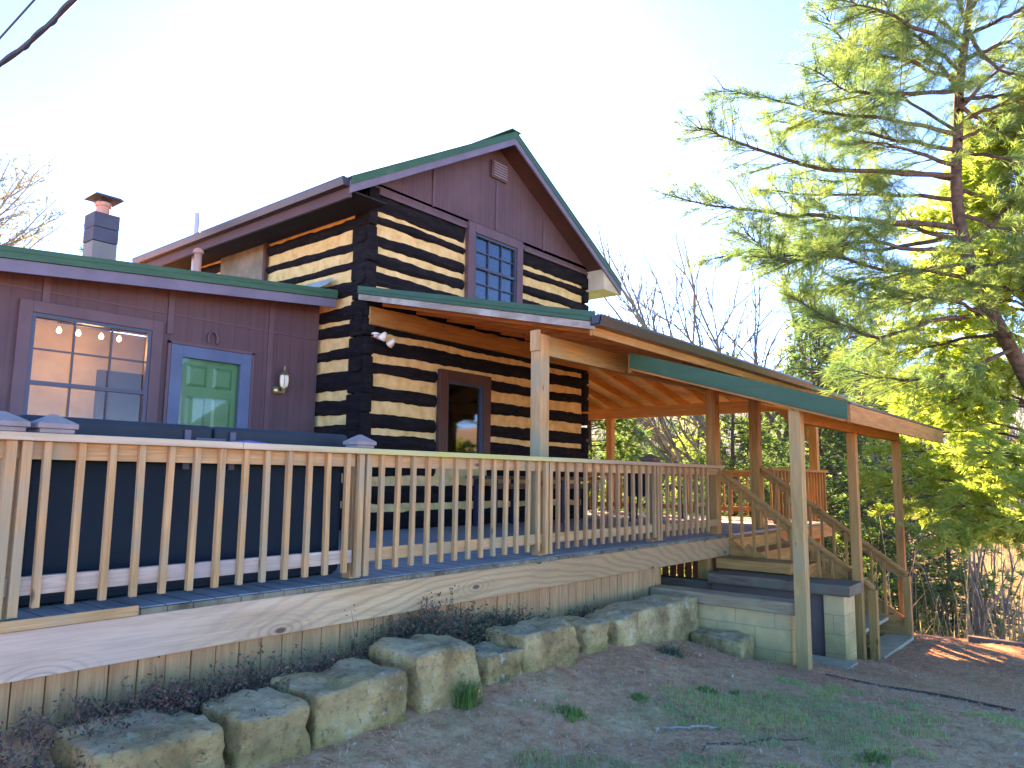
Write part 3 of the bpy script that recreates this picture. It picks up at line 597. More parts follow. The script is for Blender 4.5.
def window(parent, x0, x1, z0, z1, Y, trimw, trim, framem, cols, rows, glass=None, sash=True, proud=.05, recess=.06):
    w = MB().box(x0-trimw, x0, Y-proud, Y+.02, z0-trimw*.7, z1+trimw).box(x1, x1+trimw, Y-proud, Y+.02, z0-trimw*.7, z1+trimw).box(x0, x1, Y-proud, Y+.02, z1, z1+trimw).box(x0, x1, Y-proud, Y+.02, z0-trimw*.7, z0).build('window', trim, parent, bevel=.004)
    f = .04; mid = (z0+z1)/2; yb = Y-.01
    m = MB().box(x0, x0+f, yb-.02, yb+.03, z0, z1).box(x1-f, x1, yb-.02, yb+.03, z0, z1).box(x0+f, x1-f, yb-.02, yb+.03, z1-f, z1).box(x0+f, x1-f, yb-.02, yb+.03, z0, z0+f)
    if sash: m.box(x0+f, x1-f, yb-.015, yb+.025, mid-.022, mid+.022)
    for c in range(1, cols):
        xx = x0+f+(x1-x0-2*f)*c/cols; m.box(xx-.009, xx+.009, yb, yb+.018, z0+f, mid-.022) ; m.box(xx-.009, xx+.009, yb, yb+.018, mid+.022, z1-f)
    for r_ in range(1, rows):
        for a, b in ((z0+f, mid-.022), (mid+.022, z1-f)):
            zz = a+(b-a)*r_/rows; m.box(x0+f, x1-f, yb+.001, yb+.017, zz-.009, zz+.009)
    m.build('sash', framem, w); MB().box(x0+f-.005, x1-f+.005, yb+.022, yb+.026, z0+f-.005, z1-f+.005).build('pane', glass or M['glass'], w)
    return w
wu = window(cab, 8.17, 9.20, 4.30, 5.35, CY0-.04, .15, M['trim'], M['navy'], 3, 2)
MB().box(7.6, 8.5, CY0+.13, CY0+.15, 1.75, 3.1).box(8.1, 9.3, CY0+.13, CY0+.15, 4.2, 5.4).build('dark_panel', M['dark'], cab)  # dark panels added behind both panes to stand for unlit rooms
wl = window(cab, 7.64, 8.44, 1.85, 2.98, CY0-.04, .155, M['ptrim'], M['navy'], 1, 1, sash=False)
MB().box(CX0-.05, CX0-.01, 10.0, 11.28, 4.35, 5.15).build('shutter', plain('weathered plywood', (.30,.25,.18), .9, var=.5), cab)
MB().box(CX0-.07, CX0-.01, 9.93, 9.995, 4.2, 5.4).build('trim_strip', M['ptrim'], cab)
fl = thing('floodlight', (6.30, 7.5, 3.42), 'twin head cream floodlight on the cabin corner under the porch roof', 'light'); MB().lathe((6.24,7.49,3.44), [(.055,-.01),(.055,.01)], 14).box(6.22,6.27,7.47,7.5,3.40,3.46).build('base', M['white'], fl)
for dx, dz, ti in ((-.0,-.045,.5),(.14,-.10,.9)):
    o = MB().lathe((0,0,0), [(.02,.09),(.035,.06),(.05,.02),(.055,-.02),(.05,-.025),(.01,-.028)], 14).build('lamp_head', M['frost'], fl, smooth=True, origin=(0,0,0)); o.location = Vector((6.26+dx,7.38,3.42+dz))-WL[fl.name]; o.rotation_euler = (ti,.3,0)

# ---------------------------------------------------------------- wing of the house
wing = thing('house_wing', (3, 9, .9), 'single storey purple brown wing with a green edged roof and a green door', 'house')
WY = 8.50
m = MB(); hole_wall(m, -2.5, CX0-.06, .86, 3.2, [(2.60,3.80,1.75,3.2),(4.10,5.02,.9,3.03)], WY, WY+.12)
m.prism([(-2.5,WY,3.2),(CX0-.06,WY,3.2),(CX0-.06,WY,3.70+.093*(CX0-.06-2.14)-.14),(-2.5,WY,3.70+.093*(-2.5-2.14)-.14)], (0,.12,0)); m.build('wall', M['siding'], wing)
m = MB()
for px_ in (43.5, 170, 271):
    x = PY(px_, 320, WY).x; m.box(x-.035, x+.035, WY-.022, WY-.001, 3.31 if px_ < 100 else (3.2 if px_ < 200 else .9), 3.70+.093*(x-2.14)-.15)
for a, b in ((-2.5,PY(43.5,320,WY).x-.04),(PY(43.5,320,WY).x+.04,PY(170,320,WY).x-.04),(PY(170,320,WY).x+.04,PY(271,320,WY).x-.04),(PY(271,320,WY).x+.04,6.05)): m.box(a, b, WY-.012, WY-.001, 3.43, 3.445)
m.build('batten', M['trim'], wing)
def wingroof(x): return 3.70+.093*(x-2.14)
m = MB(); m.prism([(-3,8.08,wingroof(-3)),(6.02,8.08,wingroof(6.02)),(6.02,13,wingroof(6.02)),(-3,13,wingroof(-3))], (0,0,-.03)); m.build('roof', M['roof'], wing)
m = MB(); m.prism([(-3,8.05,wingroof(-3)+.012),(-3,8.05,wingroof(-3)-.105),(6.03,8.05,wingroof(6.03)-.105),(6.03,8.05,wingroof(6.03)+.012)], (0,.012,0)); m.prism([(-3,8.042,wingroof(-3)-.03),(-3,8.042,wingroof(-3)-.04),(6.03,8.042,wingroof(6.03)-.04),(6.03,8.042,wingroof(6.03)-.03)], (0,.007,0)); m.build('roof_trim', M['roof'], wing)
m = MB(); m.prism([(-3,8.07,wingroof(-3)-.11),(-3,8.07,wingroof(-3)-.245),(6.02,8.07,wingroof(6.02)-.225),(6.02,8.07,wingroof(6.02)-.11)], (0,.03,0)); m.build('fascia', M['fascia'], wing)
m = MB(); m.prism([(-3,8.1,wingroof(-3)-.13),(6.02,8.1,wingroof(6.02)-.13),(6.02,8.6,wingroof(6.02)-.13),(-3,8.6,wingroof(-3)-.13)], (0,0,-.02)); m.build('soffit', M['ptrim'], wing)
# flared flashing where the roof meets the logs
m = MB(); pts = [(5.35,wingroof(5.35)+.0),(5.6,wingroof(5.6)+.012),(5.8,wingroof(5.8)+.04),(5.95,wingroof(5.95)+.10),(6.05,wingroof(6.05)+.2)]
m.prism([(x,8.2,z) for x, z in pts]+[(x,8.2,z+.012) for x, z in pts[::-1]], (0,3.8,0)); m.build('flashing', plain('grey flashing', (.30,.42,.40), .4, .5), wing)
ww = window(wing, 2.58, 3.79, 1.77, 3.20, WY-.01, .12, M['trim'], M['navy'], 3, 2, glass_mat('clear room window', (.9,.9,.9), .35))
# lit room behind the window
MB().box(1.6, 5.9, 10.6, 10.64, 1.0, 3.5).box(1.6, 1.64, 8.63, 10.6, 1.0, 3.5).box(5.86, 5.9, 8.63, 10.6, 1, 3.5).box(1.6, 5.9, 8.63, 10.64, 3.52, 3.56).box(1.6,5.9,8.63,10.64,.9,.95).build('room_wall', M['tan'], wing)
MB().box(4.05, 4.95, 10.5, 10.59, 1.0, 2.95).build('room_door', plain('dark room door', (.06,.06,.075), .5), wing)
ch = thing('chandelier', (3.55, 9.6, 3.4), 'lit four bulb ceiling lamp glowing inside the left window', 'lamp')
MB().tube([(3.55,9.6,3.52),(3.55,9.6,3.34)], .02).tube([(3.2,9.6,3.34),(3.9,9.6,3.34)], .012).build('arm', M['iron'], ch)
for dx in (-.33,-.12,.14,.35): MB().lathe((3.55+dx,9.6,3.24), [(.008,.045),(.022,.022),(.028,0),(.02,-.022),(.005,-.03)], 12).build('bulb', emit('warm bulb', (1,.74,.45), 2.0), ch, smooth=True)
pl = bpy.data.lights.new('room_lamp', 'POINT'); pl.energy = 3.5; pl.color = (1,.78,.55); pl.shadow_soft_size = .15; po = bpy.data.objects.new('room_lamp', pl); COL.objects.link(po); po.location = (3.55, 9.6, 3.1)
# door
dr = MB().box(4.03,4.17,WY-.035,WY+.03,.9,3.09).box(4.92,5.06,WY-.035,WY+.03,.9,3.09).box(4.17,4.92,WY-.035,WY+.03,2.95,3.09).build('storm_door', M['blue'], wing, bevel=.004)
MB().box(4.165,4.925,WY-.005,WY+.0,.9,2.955).build('pane', glass_mat('clear storm glass', (.97,.98,.97), .35), dr)
m = MB().box(4.12,5.0,WY+.05,WY+.10,.9,3.0); 
gd = m.build('door', M['green'], wing); m = MB()
for a, b in ((4.27,4.52),(4.60,4.85)):
    for z0, z1 in ((2.62,2.88),(1.85,2.50),(1.05,1.7)): m.pyramid(0,0,0,0,0,0) if False else None; m.add([(a,WY+.049,z0),(b,WY+.049,z0),(b,WY+.049,z1),(a,WY+.049,z1),(a+.035,WY+.032,z0+.035),(b-.035,WY+.032,z0+.035),(b-.035,WY+.032,z1-.035),(a+.035,WY+.032,z1-.035)], [(0,1,5,4),(1,2,6,5),(2,3,7,6),(3,0,4,7),(4,5,6,7)])
m.build('panel', M['green'], gd)
MB().box(5.065,5.10,WY-.03,WY-.001,.9,3.12).box(3.99,4.025,WY-.03,WY-.001,.9,3.12).box(3.99,5.10,WY-.03,WY-.001,3.095,3.13).build('door_trim', M['trim'], wing)
# horseshoe
hs = MB().tube([(4.53+.06*math.sin(t)*1.0, WY-.03, 3.22+.085*math.cos(t)-.0) for t in np.linspace(-2.3,2.3,18)], .016, 8).build('horseshoe', M['trim'], origin=(4.53,WY-.02,3.22)); tag(hs, 'brown painted horseshoe nailed above the green door', 'horseshoe')
# lantern
lx = PY(281, 378, WY).x; lt = thing('wall_lantern', (lx-.03, WY-.1, 2.85), 'small brass and glass wall lantern right of the green door', 'lantern')
lz = PY(281, 390, WY-.12).z
MB().lathe((lx-.08,WY-.02,lz), [(.045,-.045),(.05,0),(.045,.045)], 14).tube([(lx-.07,WY-.03,lz),(lx-.05,WY-.08,lz-.03),(lx-.03,WY-.12,lz-.01),(lx-.03,WY-.12,lz+.03)], .011).lathe((lx-.03,WY-.12,lz+.02), [(.01,-.07),(.022,-.04),(.03,0),(.052,.025)], 12).build('bracket', M['brass'], lt, smooth=True)
MB().lathe((lx-.03,WY-.12,lz+.045), [(.048,0),(.062,.07),(.058,.15)], 6).build('glass_body', M['frost'], lt)
m = MB(); m.lathe((lx-.03,WY-.12,lz+.196), [(.068,0),(.045,.03),(.02,.055),(.012,.08),(.016,.095),(.004,.13)], 8)
for k in range(6):
    a = 2*math.pi*k/6; m.tube([(lx-.03+.05*math.cos(a),WY-.12+.05*math.sin(a),lz+.04),(lx-.03+.064*math.cos(a),WY-.12+.064*math.sin(a),lz+.12),(lx-.03+.06*math.cos(a),WY-.12+.06*math.sin(a),lz+.20)], .005, 5)
m.build('frame', M['brass'], lt)
# chimney (on the wing roof)
c = PY(101.5, 230, 11.6); cx, cy = c.x, 11.6; zt = PY(101, 216, 11.6).z; s_ = .172
k1 = MB().box(cx-s_, cx+s_, cy-s_, cy+s_, 3.6, zt-.44).build('chimney', M['blkl'], wing, bevel=.006)
MB().box(cx-s_-.006, cx+s_+.006, cy-s_-.006, cy+s_+.006, zt-.43, zt-.225).box(cx-s_-.008, cx+s_+.008, cy-s_-.008, cy+s_+.008, zt-.218, zt).build('upper_block', M['blkd'], k1, bevel=.006)
MB().lathe((cx,cy,zt), [(.095,0),(.095,.14),(.112,.145),(.112,.20),(.10,.205)], 16).build('flue', M['clay'], k1)
m = MB().pyramid(cx, cy, zt+.25, zt+.29, .21, .17); 
for a in (-1,1):
    for b in (-1,1): m.tube([(cx+a*.09,cy+b*.09,zt+.19),(cx+a*.09,cy+b*.09,zt+.26)], .008, 5)
m.build('rain_cap', M['blkd'], k1)
p = PY(197, 226, 11.4); MB().tube([(p.x,11.4,3.9),(p.x,11.4,PY(197,213,11.4).z)], .045, 12).build('vent_pipe', plain('pale vent pipe', (.55,.5,.5), .5), wing, smooth=True)
p = PY(198, 258, 9.6); q = PY(198, 254, 9.6).z; o = MB().tube([(p.x,9.6,3.7),(p.x,9.6,q)], .05, 12).lathe((p.x,9.6,q), [(.055,0),(.075,.02),(.06,.06),(.02,.085)], 12).build('roof_vent', M['clay'], wing, smooth=True)

# ---------------------------------------------------------------- hot tub
ht = thing('hot_tub', (2.45, 5.5, DZ), 'navy hot tub with a padded folding cover behind the front railing', 'hot tub')
m = MB(); m.box(1.40, 3.50, 4.50, 6.65, DZ+.002, 1.70); m.build('cabinet', M['tubcab'], ht, bevel=.05)
m = MB()
for x in (1.395, 3.505): m.box(x-.012, x+.012, 4.485, 4.51, DZ+.01, 1.70)
m.build('corner_trim', M['navy'], ht, bevel=.004)
for y0, y1 in ((4.44, 5.54), (5.56, 6.72)):
    n_ = 40; V = []; Fc = []
    pass
for x0, x1 in ((1.35, 2.425), (2.435, 3.49)):
    me = MB().box(x0, x1, 4.45, 6.70, 1.735, 1.895).build('cover', M['tub'], ht)
    mo = me.modifiers.new('bevel', 'BEVEL'); mo.width = .03; mo.segments = 3
m = MB()
for x in (2.25, 2.55): m.box(x-.02, x+.02, 4.435, 4.447, 1.62, 1.86)
m.box(2.30, 2.50, 4.432, 4.447, 1.80, 1.815).build('strap', M['navy'], ht)
MB().box(1.37, 3.47, 4.47, 4.50, 1.66, 1.733).build('skirt', M['tub'], ht)
hb = MB().tube([(2.42,4.36,1.775),(2.5,4.34,1.785),(2.6,4.33,1.79),(2.72,4.34,1.785),(2.80,4.36,1.775)], [.01,.016,.02,.016,.01], 8).build('towel', plain('blue towel', (.05,.12,.28), .9), origin=(2.6,4.33,1.8), smooth=True); tag(hb, 'rolled blue towel behind the rail cap beside the hot tub', 'towel')

# ---------------------------------------------------------------- furniture on the deck
bt = thing('bar_table', (9.2, 7.1, DZ), 'long brown topped table on navy legs against the log wall', 'table')
MB().box(7.95, 10.9, 6.95, 7.42, 1.56, 1.61).build('tabletop', wm('dark', 0), bt, bevel=.005)
for x in (8.10, 8.95, 9.75, 10.7): MB().box(x, x+.07, 6.98, 7.05, DZ, 1.559).box(x, x+.07, 7.32, 7.39, DZ, 1.559).build('leg', M['table'], bt)
MB().box(8.16,10.7,6.99,7.02,1.42,1.5).build('apron', wm('dark', 0), bt)
dt = thing('patio_table', (12.2, 6.6, DZ), 'black metal patio table on the shaded right part of the deck', 'table')
MB().box(11.8, 12.75, 6.3, 6.9, 1.44, 1.48).build('tabletop', M['iron'], dt, bevel=.004)
for x in (11.88, 12.64):
    for y in (6.36, 6.82): MB().tube([(x,y,1.44),(x+(.06 if x>12 else -.06),y,DZ)], .018).build('leg', M['iron'], dt)
cc = thing('patio_chair', (11.3, 6.35, DZ), 'dark high backed patio chair beside the black table', 'chair')
MB().box(11.05, 11.5, 6.1, 6.55, 1.30, 1.34).build('seat', M['iron'], cc, bevel=.004); MB().prism([(11.05,6.1,1.34),(11.09,6.1,1.34),(11.02,6.1,1.70),(10.98,6.1,1.70)], (0,.45,0)).build('backrest', M['iron'], cc)
for x, y in ((11.08,6.12),(11.47,6.12),(11.08,6.52),(11.47,6.52)): MB().tube([(x,y,1.3),(x,y,DZ)], .016).build('leg', M['iron'], cc)

# ---------------------------------------------------------------- boulders
BL = [ # px left, px right, z top, z bottom-ish, depth, front Y, label
 (86, 236, .43, .50, 3.24, 'large flat topped boulder at the lower left corner of the photo, dead stems behind it'),
 (228, 318, .43, .44, 3.24, 'squarish yellow mossy boulder, second from the left in the row'),
 (302, 412, .46, .46, 3.26, 'broad boulder with a straight top and green moss below, third from the left'),
 (402, 484, .52, .50, 3.28, 'tall wedge shaped grey boulder with a grass clump at its foot'),
 (477, 527, .38, .36, 3.34, 'smallest squarish boulder, between the wedge shaped one and a rough long one'),
 (513, 584, .46, .42, 3.32, 'rough dark faced boulder with a pale lichen top, centre of the row'),
 (577, 614, .38, .38, 3.42, 'narrow brown boulder right of the rough lichen topped one'),
 (608, 642, .37, .38, 3.44, 'narrow yellow green mossy boulder beside the long last boulder'),
 (624, 702, .38, .40, 3.47, 'long smooth tan boulder ending the row beside the block wall')]
def boulder(x0, x1, y0, y1, z0, z1, seed, label):
    bm = bmesh.new(); bmesh.ops.create_cube(bm, size=2); bmesh.ops.subdivide_edges(bm, edges=bm.edges[:], cuts=19, use_grid_fill=True)
    cx, cy, cz = (x0+x1)/2, (y0+y1)/2, z0; a, b, h = (x1-x0)/2, (y1-y0)/2, (z1-z0)
    rs = random.Random(seed); k1, k2, k3, k4 = (rs.uniform(-.07,.07) for _ in range(4))
    for v in bm.verts:
        p = v.co.copy(); L = (abs(p.x)**16+abs(p.y)**16+abs(p.z)**16)**(1/16); p = p/max(L, 1e-6)
        m3 = Vector((p.x*a, p.y*b, p.z*h*.5)); o = Vector((seed*3.1, seed*1.7, 0))
        d = .024*noise.noise(m3*2.4+o) + .028*noise.noise(m3*6+o) + .014*noise.noise(m3*15+o) + .006*noise.noise(m3*38+o)
        st_ = noise.noise(Vector((m3.x*1.5+seed, m3.y, m3.z*9))); d += .014*st_ - .03*max(0, abs(noise.noise(m3*3.3+o))-.3)
        n = p.normalized(); m3 += Vector((n.x, n.y, n.z))*d*1.15
        m3.z += (k1*p.x+k2*p.y*.4)*h*.5*(p.z*.5+.5); m3.y += k3*p.z*.25*b + .03; m3.x += k4*p.z*.7*a*.6
        m3.z += h*.5
        v.co = m3
    me = bpy.data.meshes.new('boulder'); bm.to_mesh(me); bm.free(); me.materials.append(M['stone']); me.polygons.foreach_set('use_smooth', [True]*len(me.polygons))
    o = bpy.data.objects.new('boulder', me); COL.objects.link(o); o.location = (cx, cy, cz); return tag(o, label, 'boulder', 'boulders in a row along the deck skirting')
for i, (pl_, pr_, zt_, dp, fy, lb) in enumerate(BL):
    xa, xb = PY(pl_, 700, fy+dp*.36).x, PY(pr_+2, 690, fy).x; zg = G((xa+xb)/2, fy)-.10
    boulder(xa, xb-.015, fy, fy+dp, zg, zt_+.02, i*2+1, lb)
b_ = boulder(7.08, 7.42, 2.92, 3.48, G(7.2,3.2)-.2, .07, 33, 'small low mossy stone against the foot of the block wall'); 

# ---------------------------------------------------------------- foliage machinery
def rot_to(d):
    d = np.asarray(d); 
    a = np.where(np.abs(d[:, 2:3]) < .9, np.array([[0,0,1.]]), np.array([[1.,0,0]])); u = np.cross(d, a); u /= np.linalg.norm(u, axis=1, keepdims=True); w = np.cross(d, u); return u, w
def needles(P, D, per, L, wd, spread, rng):     # tufts of needles at P pointing along D
    n = len(P); P = np.repeat(P, per, 0); D = np.repeat(D, per, 0); u, w = rot_to(D); a = rng.uniform(0, 2*np.pi, n*per); s = rng.uniform(.15, 1, n*per)*spread
    d = D + (u*np.cos(a)[:,None]+w*np.sin(a)[:,None])*s[:,None]; d /= np.linalg.norm(d, axis=1, keepdims=True)
    d[:,2] -= .12; l = L*rng.uniform(.7, 1.2, n*per)[:,None]; sd = np.cross(d, rng.normal(size=d.shape)); sd /= np.linalg.norm(sd, axis=1, keepdims=True); sd *= wd*.5
    V = np.stack([P, P+d*l*.5+sd, P+d*l, P+d*l*.5-sd], 1).reshape(-1, 3); F_ = np.arange(n*per*4).reshape(-1, 4); return V, F_
def leaves(P, size, rng, D=None, asp=.5):
    n = len(P); d = rng.normal(size=(n,3)) if D is None else D + rng.normal(size=(n,3))*.5; d /= np.linalg.norm(d, axis=1, keepdims=True)
    s = np.cross(d, rng.normal(size=(n,3))); s /= np.linalg.norm(s, axis=1, keepdims=True); l = (size*rng.uniform(.6,1.3,n))[:,None]; s = s*l*asp
    V = np.stack([P, P+d*l*.5+s*.5, P+d*l, P+d*l*.5-s*.5], 1).reshape(-1, 3); return V, np.arange(n*4).reshape(-1, 4)
class Tree:
    def __init__(s, seed): s.mb = MB(); s.P = []; s.D = []; s.r = random.Random(seed)
    def limb(s, pts, r0, r1, seg=6):
        n = len(pts); s.mb.tube(pts, [r0+(r1-r0)*i/(n-1) for i in range(n)], seg, cap=False)
    def tuft(s, p, d): s.P.append(tuple(p)); s.D.append(tuple(d))
def curve(pts, n, jit=0, r=None):               # Catmull-Rom through pts
    pts = [Vector(p) for p in pts]; P = [pts[0]*2-pts[1]] + pts + [pts[-1]*2-pts[-2]]; out = []; m = len(pts)-1
    for i in range(n+1):
        t = i/n*m; k = min(int(t), m-1); u = t-k; a, b, c, d = P[k:k+4]
        q = .5*((2*b)+(c-a)*u+(2*a-5*b+4*c-d)*u*u+(3*b-a-3*c+d)*u*u*u)
        if jit and 0 < i < n: q = q + Vector((r.uniform(-1,1), r.uniform(-1,1), r.uniform(-1,1)))*jit
        out.append(q)
    return out
def spray(T, pts, r0, start=.25, side=1.0, dens=19, depth=1, twigr=.006, tl=1.0):
    """side twigs along a pine limb, tufts along the twigs"""
    R = T.r; n = len(pts); L = sum((pts[i+1]-pts[i]).length for i in range(n-1))
    k = int(L*dens); 
    for j in range(k):
        t = start+(1-start)*(j+R.random())/k; f = t*(n-1); i = min(int(f), n-2); p = pts[i].lerp(pts[i+1], f-i); d = (pts[i+1]-pts[i]).normalized()
        up = Vector((0,0,1)); sd = d.cross(up).normalized()*(1 if R.random() < .5 else -1)
        l = side*(1.1-.75*t)*R.uniform(.5, 1.15)*tl; dd = (d*R.uniform(.5,1.1)+sd*R.uniform(.5,1.1)+up*R.uniform(-.5,.65)).normalized()
        q1 = p+dd*l*.5+up*R.uniform(-.03,.03); q2 = p+dd*l+up*(R.uniform(-.12,.06)*l)
        T.mb.tube([p, q1, q2], [twigr, twigr*.7, twigr*.3], 3, cap=False)
        m = max(2, int(l/.06))
        for q in range(m):
            u = .25+.75*(q+R.random())/m; pp = (p*(1-u)+q2*u) + (q1-(p+q2)/2)*(4*u*(1-u)); s2 = dd.cross(up)*(R.uniform(-1,1)); e = (dd+s2*.7+up*R.uniform(-.1,.5)).normalized(); T.tuft(pp, e)
            if R.random() < .45: T.tuft(pp+e*R.uniform(.05,.12), (e+Vector((R.uniform(-.5,.5),R.uniform(-.5,.5),R.uniform(-.3,.3)))).normalized())
        T.tuft(q2, dd)
def finish_tree(T, root, bark, leafm, per=9, L=.10, wd=.008, spread=.75, seed=0, leafy=None, crown='crown'):
    T.mb.build('trunk', bark, root, smooth=True)
    if T.P:
        rng = np.random.default_rng(seed); P = np.array(T.P); D = np.array(T.D)
        V, F_ = needles(P, D, per, L, wd, spread, rng) if leafy is None else leaves(np.repeat(P, per, 0)+rng.normal(size=(len(P)*per,3))*leafy, L, rng, None, wd)
        np_mesh(crown, V, F_, leafm, root)
LM_pine = leaf_mat('lit pine needles', (.09,.22,.12), (.19,.30,.11), .55); LM_dark = leaf_mat('dark evergreen', (.05,.14,.08), (.09,.18,.09), .5)
LM_mid = leaf_mat('mid green needles', (.08,.20,.09), (.16,.28,.09), .55); LM_lime = leaf_mat('lime foliage', (.28,.44,.13), (.46,.58,.20), .62); LM_blue = leaf_mat('blue green needles', (.05,.14,.10), (.09,.20,.12), .5)

# the big pine at the right
T = Tree(21); D0 = 9.6
tp = curve([PD(1150,640,10.4), PD(1085,500,10.1), PD(1030,385,9.8), PD(985,300,9.6), PD(962,235,9.6), PD(956,180,9.6), PD(958,130,9.7), PD(960,80,9.7), PD(968,20,9.8), PD(975,-60,9.9), PD(985,-160,10.)], 40)
tp[0].z = G(tp[0].x, tp[0].y)-.2
pine = thing('pine_tree', tuple(tp[0]), 'tall leaning white pine at the right edge, long feathery limbs reaching left over the stairs', 'tree')
T.limb(tp, .11, .03, 12)
def hero(px0, py0, ctrl, r0=.035, d0=9.6, **kw):
    pts = curve([PD(px0, py0, d0)] + [PD(a, b, c) for a, b, c in ctrl], 12, .02, T.r); T.limb(pts, r0, .006, 6); kw['dens'] = 15 + (5 if px0 > 957 else 0); spray(T, pts, r0, **kw)
hero(954,134, [(890,120,9.3),(810,110,9.0),(722,88,8.8)], .03, start=.3)
hero(955,130, [(900,95,10.2),(860,70,10.6),(810,92,11)], .025, start=.2)
hero(956,176, [(880,172,9.2),(800,165,8.8),(735,140,8.6),(698,128,8.5)], .035, start=.3)
hero(956,180, [(900,170,10.4),(850,180,10.9),(780,178,11.4)], .03, start=.3)
hero(957,228, [(890,222,9.3),(810,216,9.0),(740,210,8.8),(665,194,8.7)], .04, start=.3)
hero(960,236, [(880,250,10.2),(830,245,10.8),(760,250,11.4),(700,262,11.8)], .03, start=.35)
hero(965,250, [(900,248,9.0),(860,240,8.6),(790,262,8.2),(745,232,8.0)], .03, start=.35)
hero(968,262, [(900,275,9.6),(850,282,9.6),(790,300,9.8)], .03, start=.35)
hero(985,315, [(930,322,9.2),(880,337,8.9),(835,322,8.7),(800,300,8.6)], .035, start=.3)
hero(1000,335, [(960,340,10.2),(900,352,10.8),(850,362,11.3)], .03, start=.3)
for a, b, c_ in ((958,150,[(900,140,9.8),(840,130,10.2),(770,120,10.4)]), (957,200,[(890,195,9.9),(830,195,9.6),(760,190,9.2)]), (960,240,[(900,225,9.8),(850,228,9.5),(800,240,9.2)]), (975,285,[(930,290,9.9),(880,300,10.3),(830,290,10.8)]), (955,165,[(910,150,8.9),(860,140,8.4)]), (975,280,[(930,270,9.2),(880,268,8.8),(820,255,8.5),(770,258,8.3)]), (990,320,[(950,300,9.0),(910,300,8.7)]), (1010,350,[(960,372,9.4),(900,380,9.1),(860,372,8.9)]),
    (958,190,[(1000,200,10.2),(1050,205,10.8)]), (970,290,[(1020,290,9.2),(1070,300,9.0)]), (960,140,[(1000,120,10.2),(1050,110,10.8)]), (962,100,[(1010,95,10.4),(1060,90,10.9)])): hero(a, b, c_, .03, start=.15)
hero(958,120, [(1000,105,9.3),(1060,90,9.0)], .03, start=.2)
hero(958,150, [(1010,160,9.1),(1070,180,8.8)], .03, start=.2)
hero(960,215, [(1010,230,9.3),(1080,238,9.0)], .03, start=.2); hero(965,245, [(1020,200,10),(1080,160,10.3)], .03, start=.2)
hero(972,270, [(1010,262,9.0),(1080,250,8.6)], .03, start=.2)
for a, b, c_ in ((960,80,[(900,60,9.3),(850,45,9.0),(822,8,8.8)]), (960,70,[(910,30,9.2),(870,-10,9.0)]), (962,60,[(1010,40,9.4),(1060,10,9.2)]), (965,40,[(920,10,10.2),(880,30,10.8)]), (965,30,[(1000,70,9.0),(1050,75,8.8)]), (966,20,[(940,-40,9.0),(880,-60,8.8)]), (960,95,[(930,60,10),(880,70,10.4),(830,60,10.8)]), (958,110,[(1010,60,10.4),(1060,50,10.6)]), (968,10,[(1000,-20,9.2),(1060,-40,9)]),
    (962,50,[(900,20,8.6),(850,0,8.2)]), (960,90,[(900,95,8.9),(850,92,8.6),(815,70,8.4)]), (964,35,[(1010,15,9),(1050,-10,9)]), (958,105,[(1000,130,9.8),(1050,140,10)])):
    hero(a, b, c_, .03, start=.1, dens=19)
finish_tree(T, pine, M['bark'], LM_pine, per=9, L=.125, wd=.0058, spread=1.15, seed=4)
# second pine: the bright sunlit boughs lower right
T = Tree(5); base = Vector((12.9, .75, 0)); base.z = G(base.x, base.y)-.2
p2 = thing('pine_tree', tuple(base), 'young pine with bright lime green sunlit boughs at the lower right edge', 'tree')
tk = curve([base, base+Vector((.1,.05,3)), base+Vector((.0,.1,6)), base+Vector((.1,0,8.2))], 20); T.limb(tk, .13, .03, 8)
R = T.r
for k in range(84):
    f = .20+.74*k/84; i = min(int(f*20), 19); p = tk[i]; L = 2.6*(1-f)**.35*R.uniform(.6,1.05)+.2; a = R.choice([R.uniform(1.4,3.6), R.uniform(0,6.28), R.uniform(1.6,3.2)])
    d = Vector((math.cos(a), math.sin(a), R.uniform(-.12,.3))); pts = curve([p, p+d*L*.5+Vector((0,0,.12)), p+d*L+Vector((0,0,-.15*R.random()))], 8, .02, R); T.limb(pts, .025, .005, 5); spray(T, pts, .02, start=.12, side=.85, dens=12)
finish_tree(T, p2, M['bark'], LM_lime, per=11, L=.125, wd=.013, spread=.9, seed=8)

def conifer(x, y, h, rad, label, mat, seed, dens=1., ts=.16, trunk=.12, low=.12, name='evergreen_tree', group='evergreens beyond the deck'):
    z = G(x, y)-.2; root = thing(name, (x, y, z), label, 'tree', group); T = Tree(seed); R = T.r
    T.limb([(x+R.uniform(-.1,.1), y+R.uniform(-.1,.1), z+h*i/8) for i in range(9)], trunk, .02, 7)
    nb = int(h*15*dens)
    for k in range(nb):
        f = low+(1-low)*(k+R.random())/nb; L = rad*((1-f)**.75)*R.uniform(.6,1.15)+.15; a = R.uniform(0, 6.283); d = Vector((math.cos(a), math.sin(a), R.uniform(-.1,.35)))
        p = Vector((x,y,z+h*f)); q = p+d*L+Vector((0,0,-.1*L)); T.mb.tube([p, (p+q)/2+Vector((0,0,.06)), q], [.02,.012,.005], 3, cap=False)
        m = int(L*8)+3
        for j in range(m):
            u = .25+.75*(j+R.random())/m; c0 = p.lerp(q, u); off = Vector((R.uniform(-1,1),R.uniform(-1,1),R.uniform(-.5,.5)))*(.16+.22*L*(1-u*.5)*.5); T.tuft(c0+off, (d+off*1.2+Vector((0,0,.2))).normalized())
    finish_tree(T, root, M['bark'], mat, per=10, L=ts*1.25, wd=ts*.17, spread=.95, seed=seed)
def at_px(px, dist):
    d = PD(px, 480, 1)-Vector((0,0,CZ)); d.z = 0; d.normalize(); return d.x*dist, d.y*dist
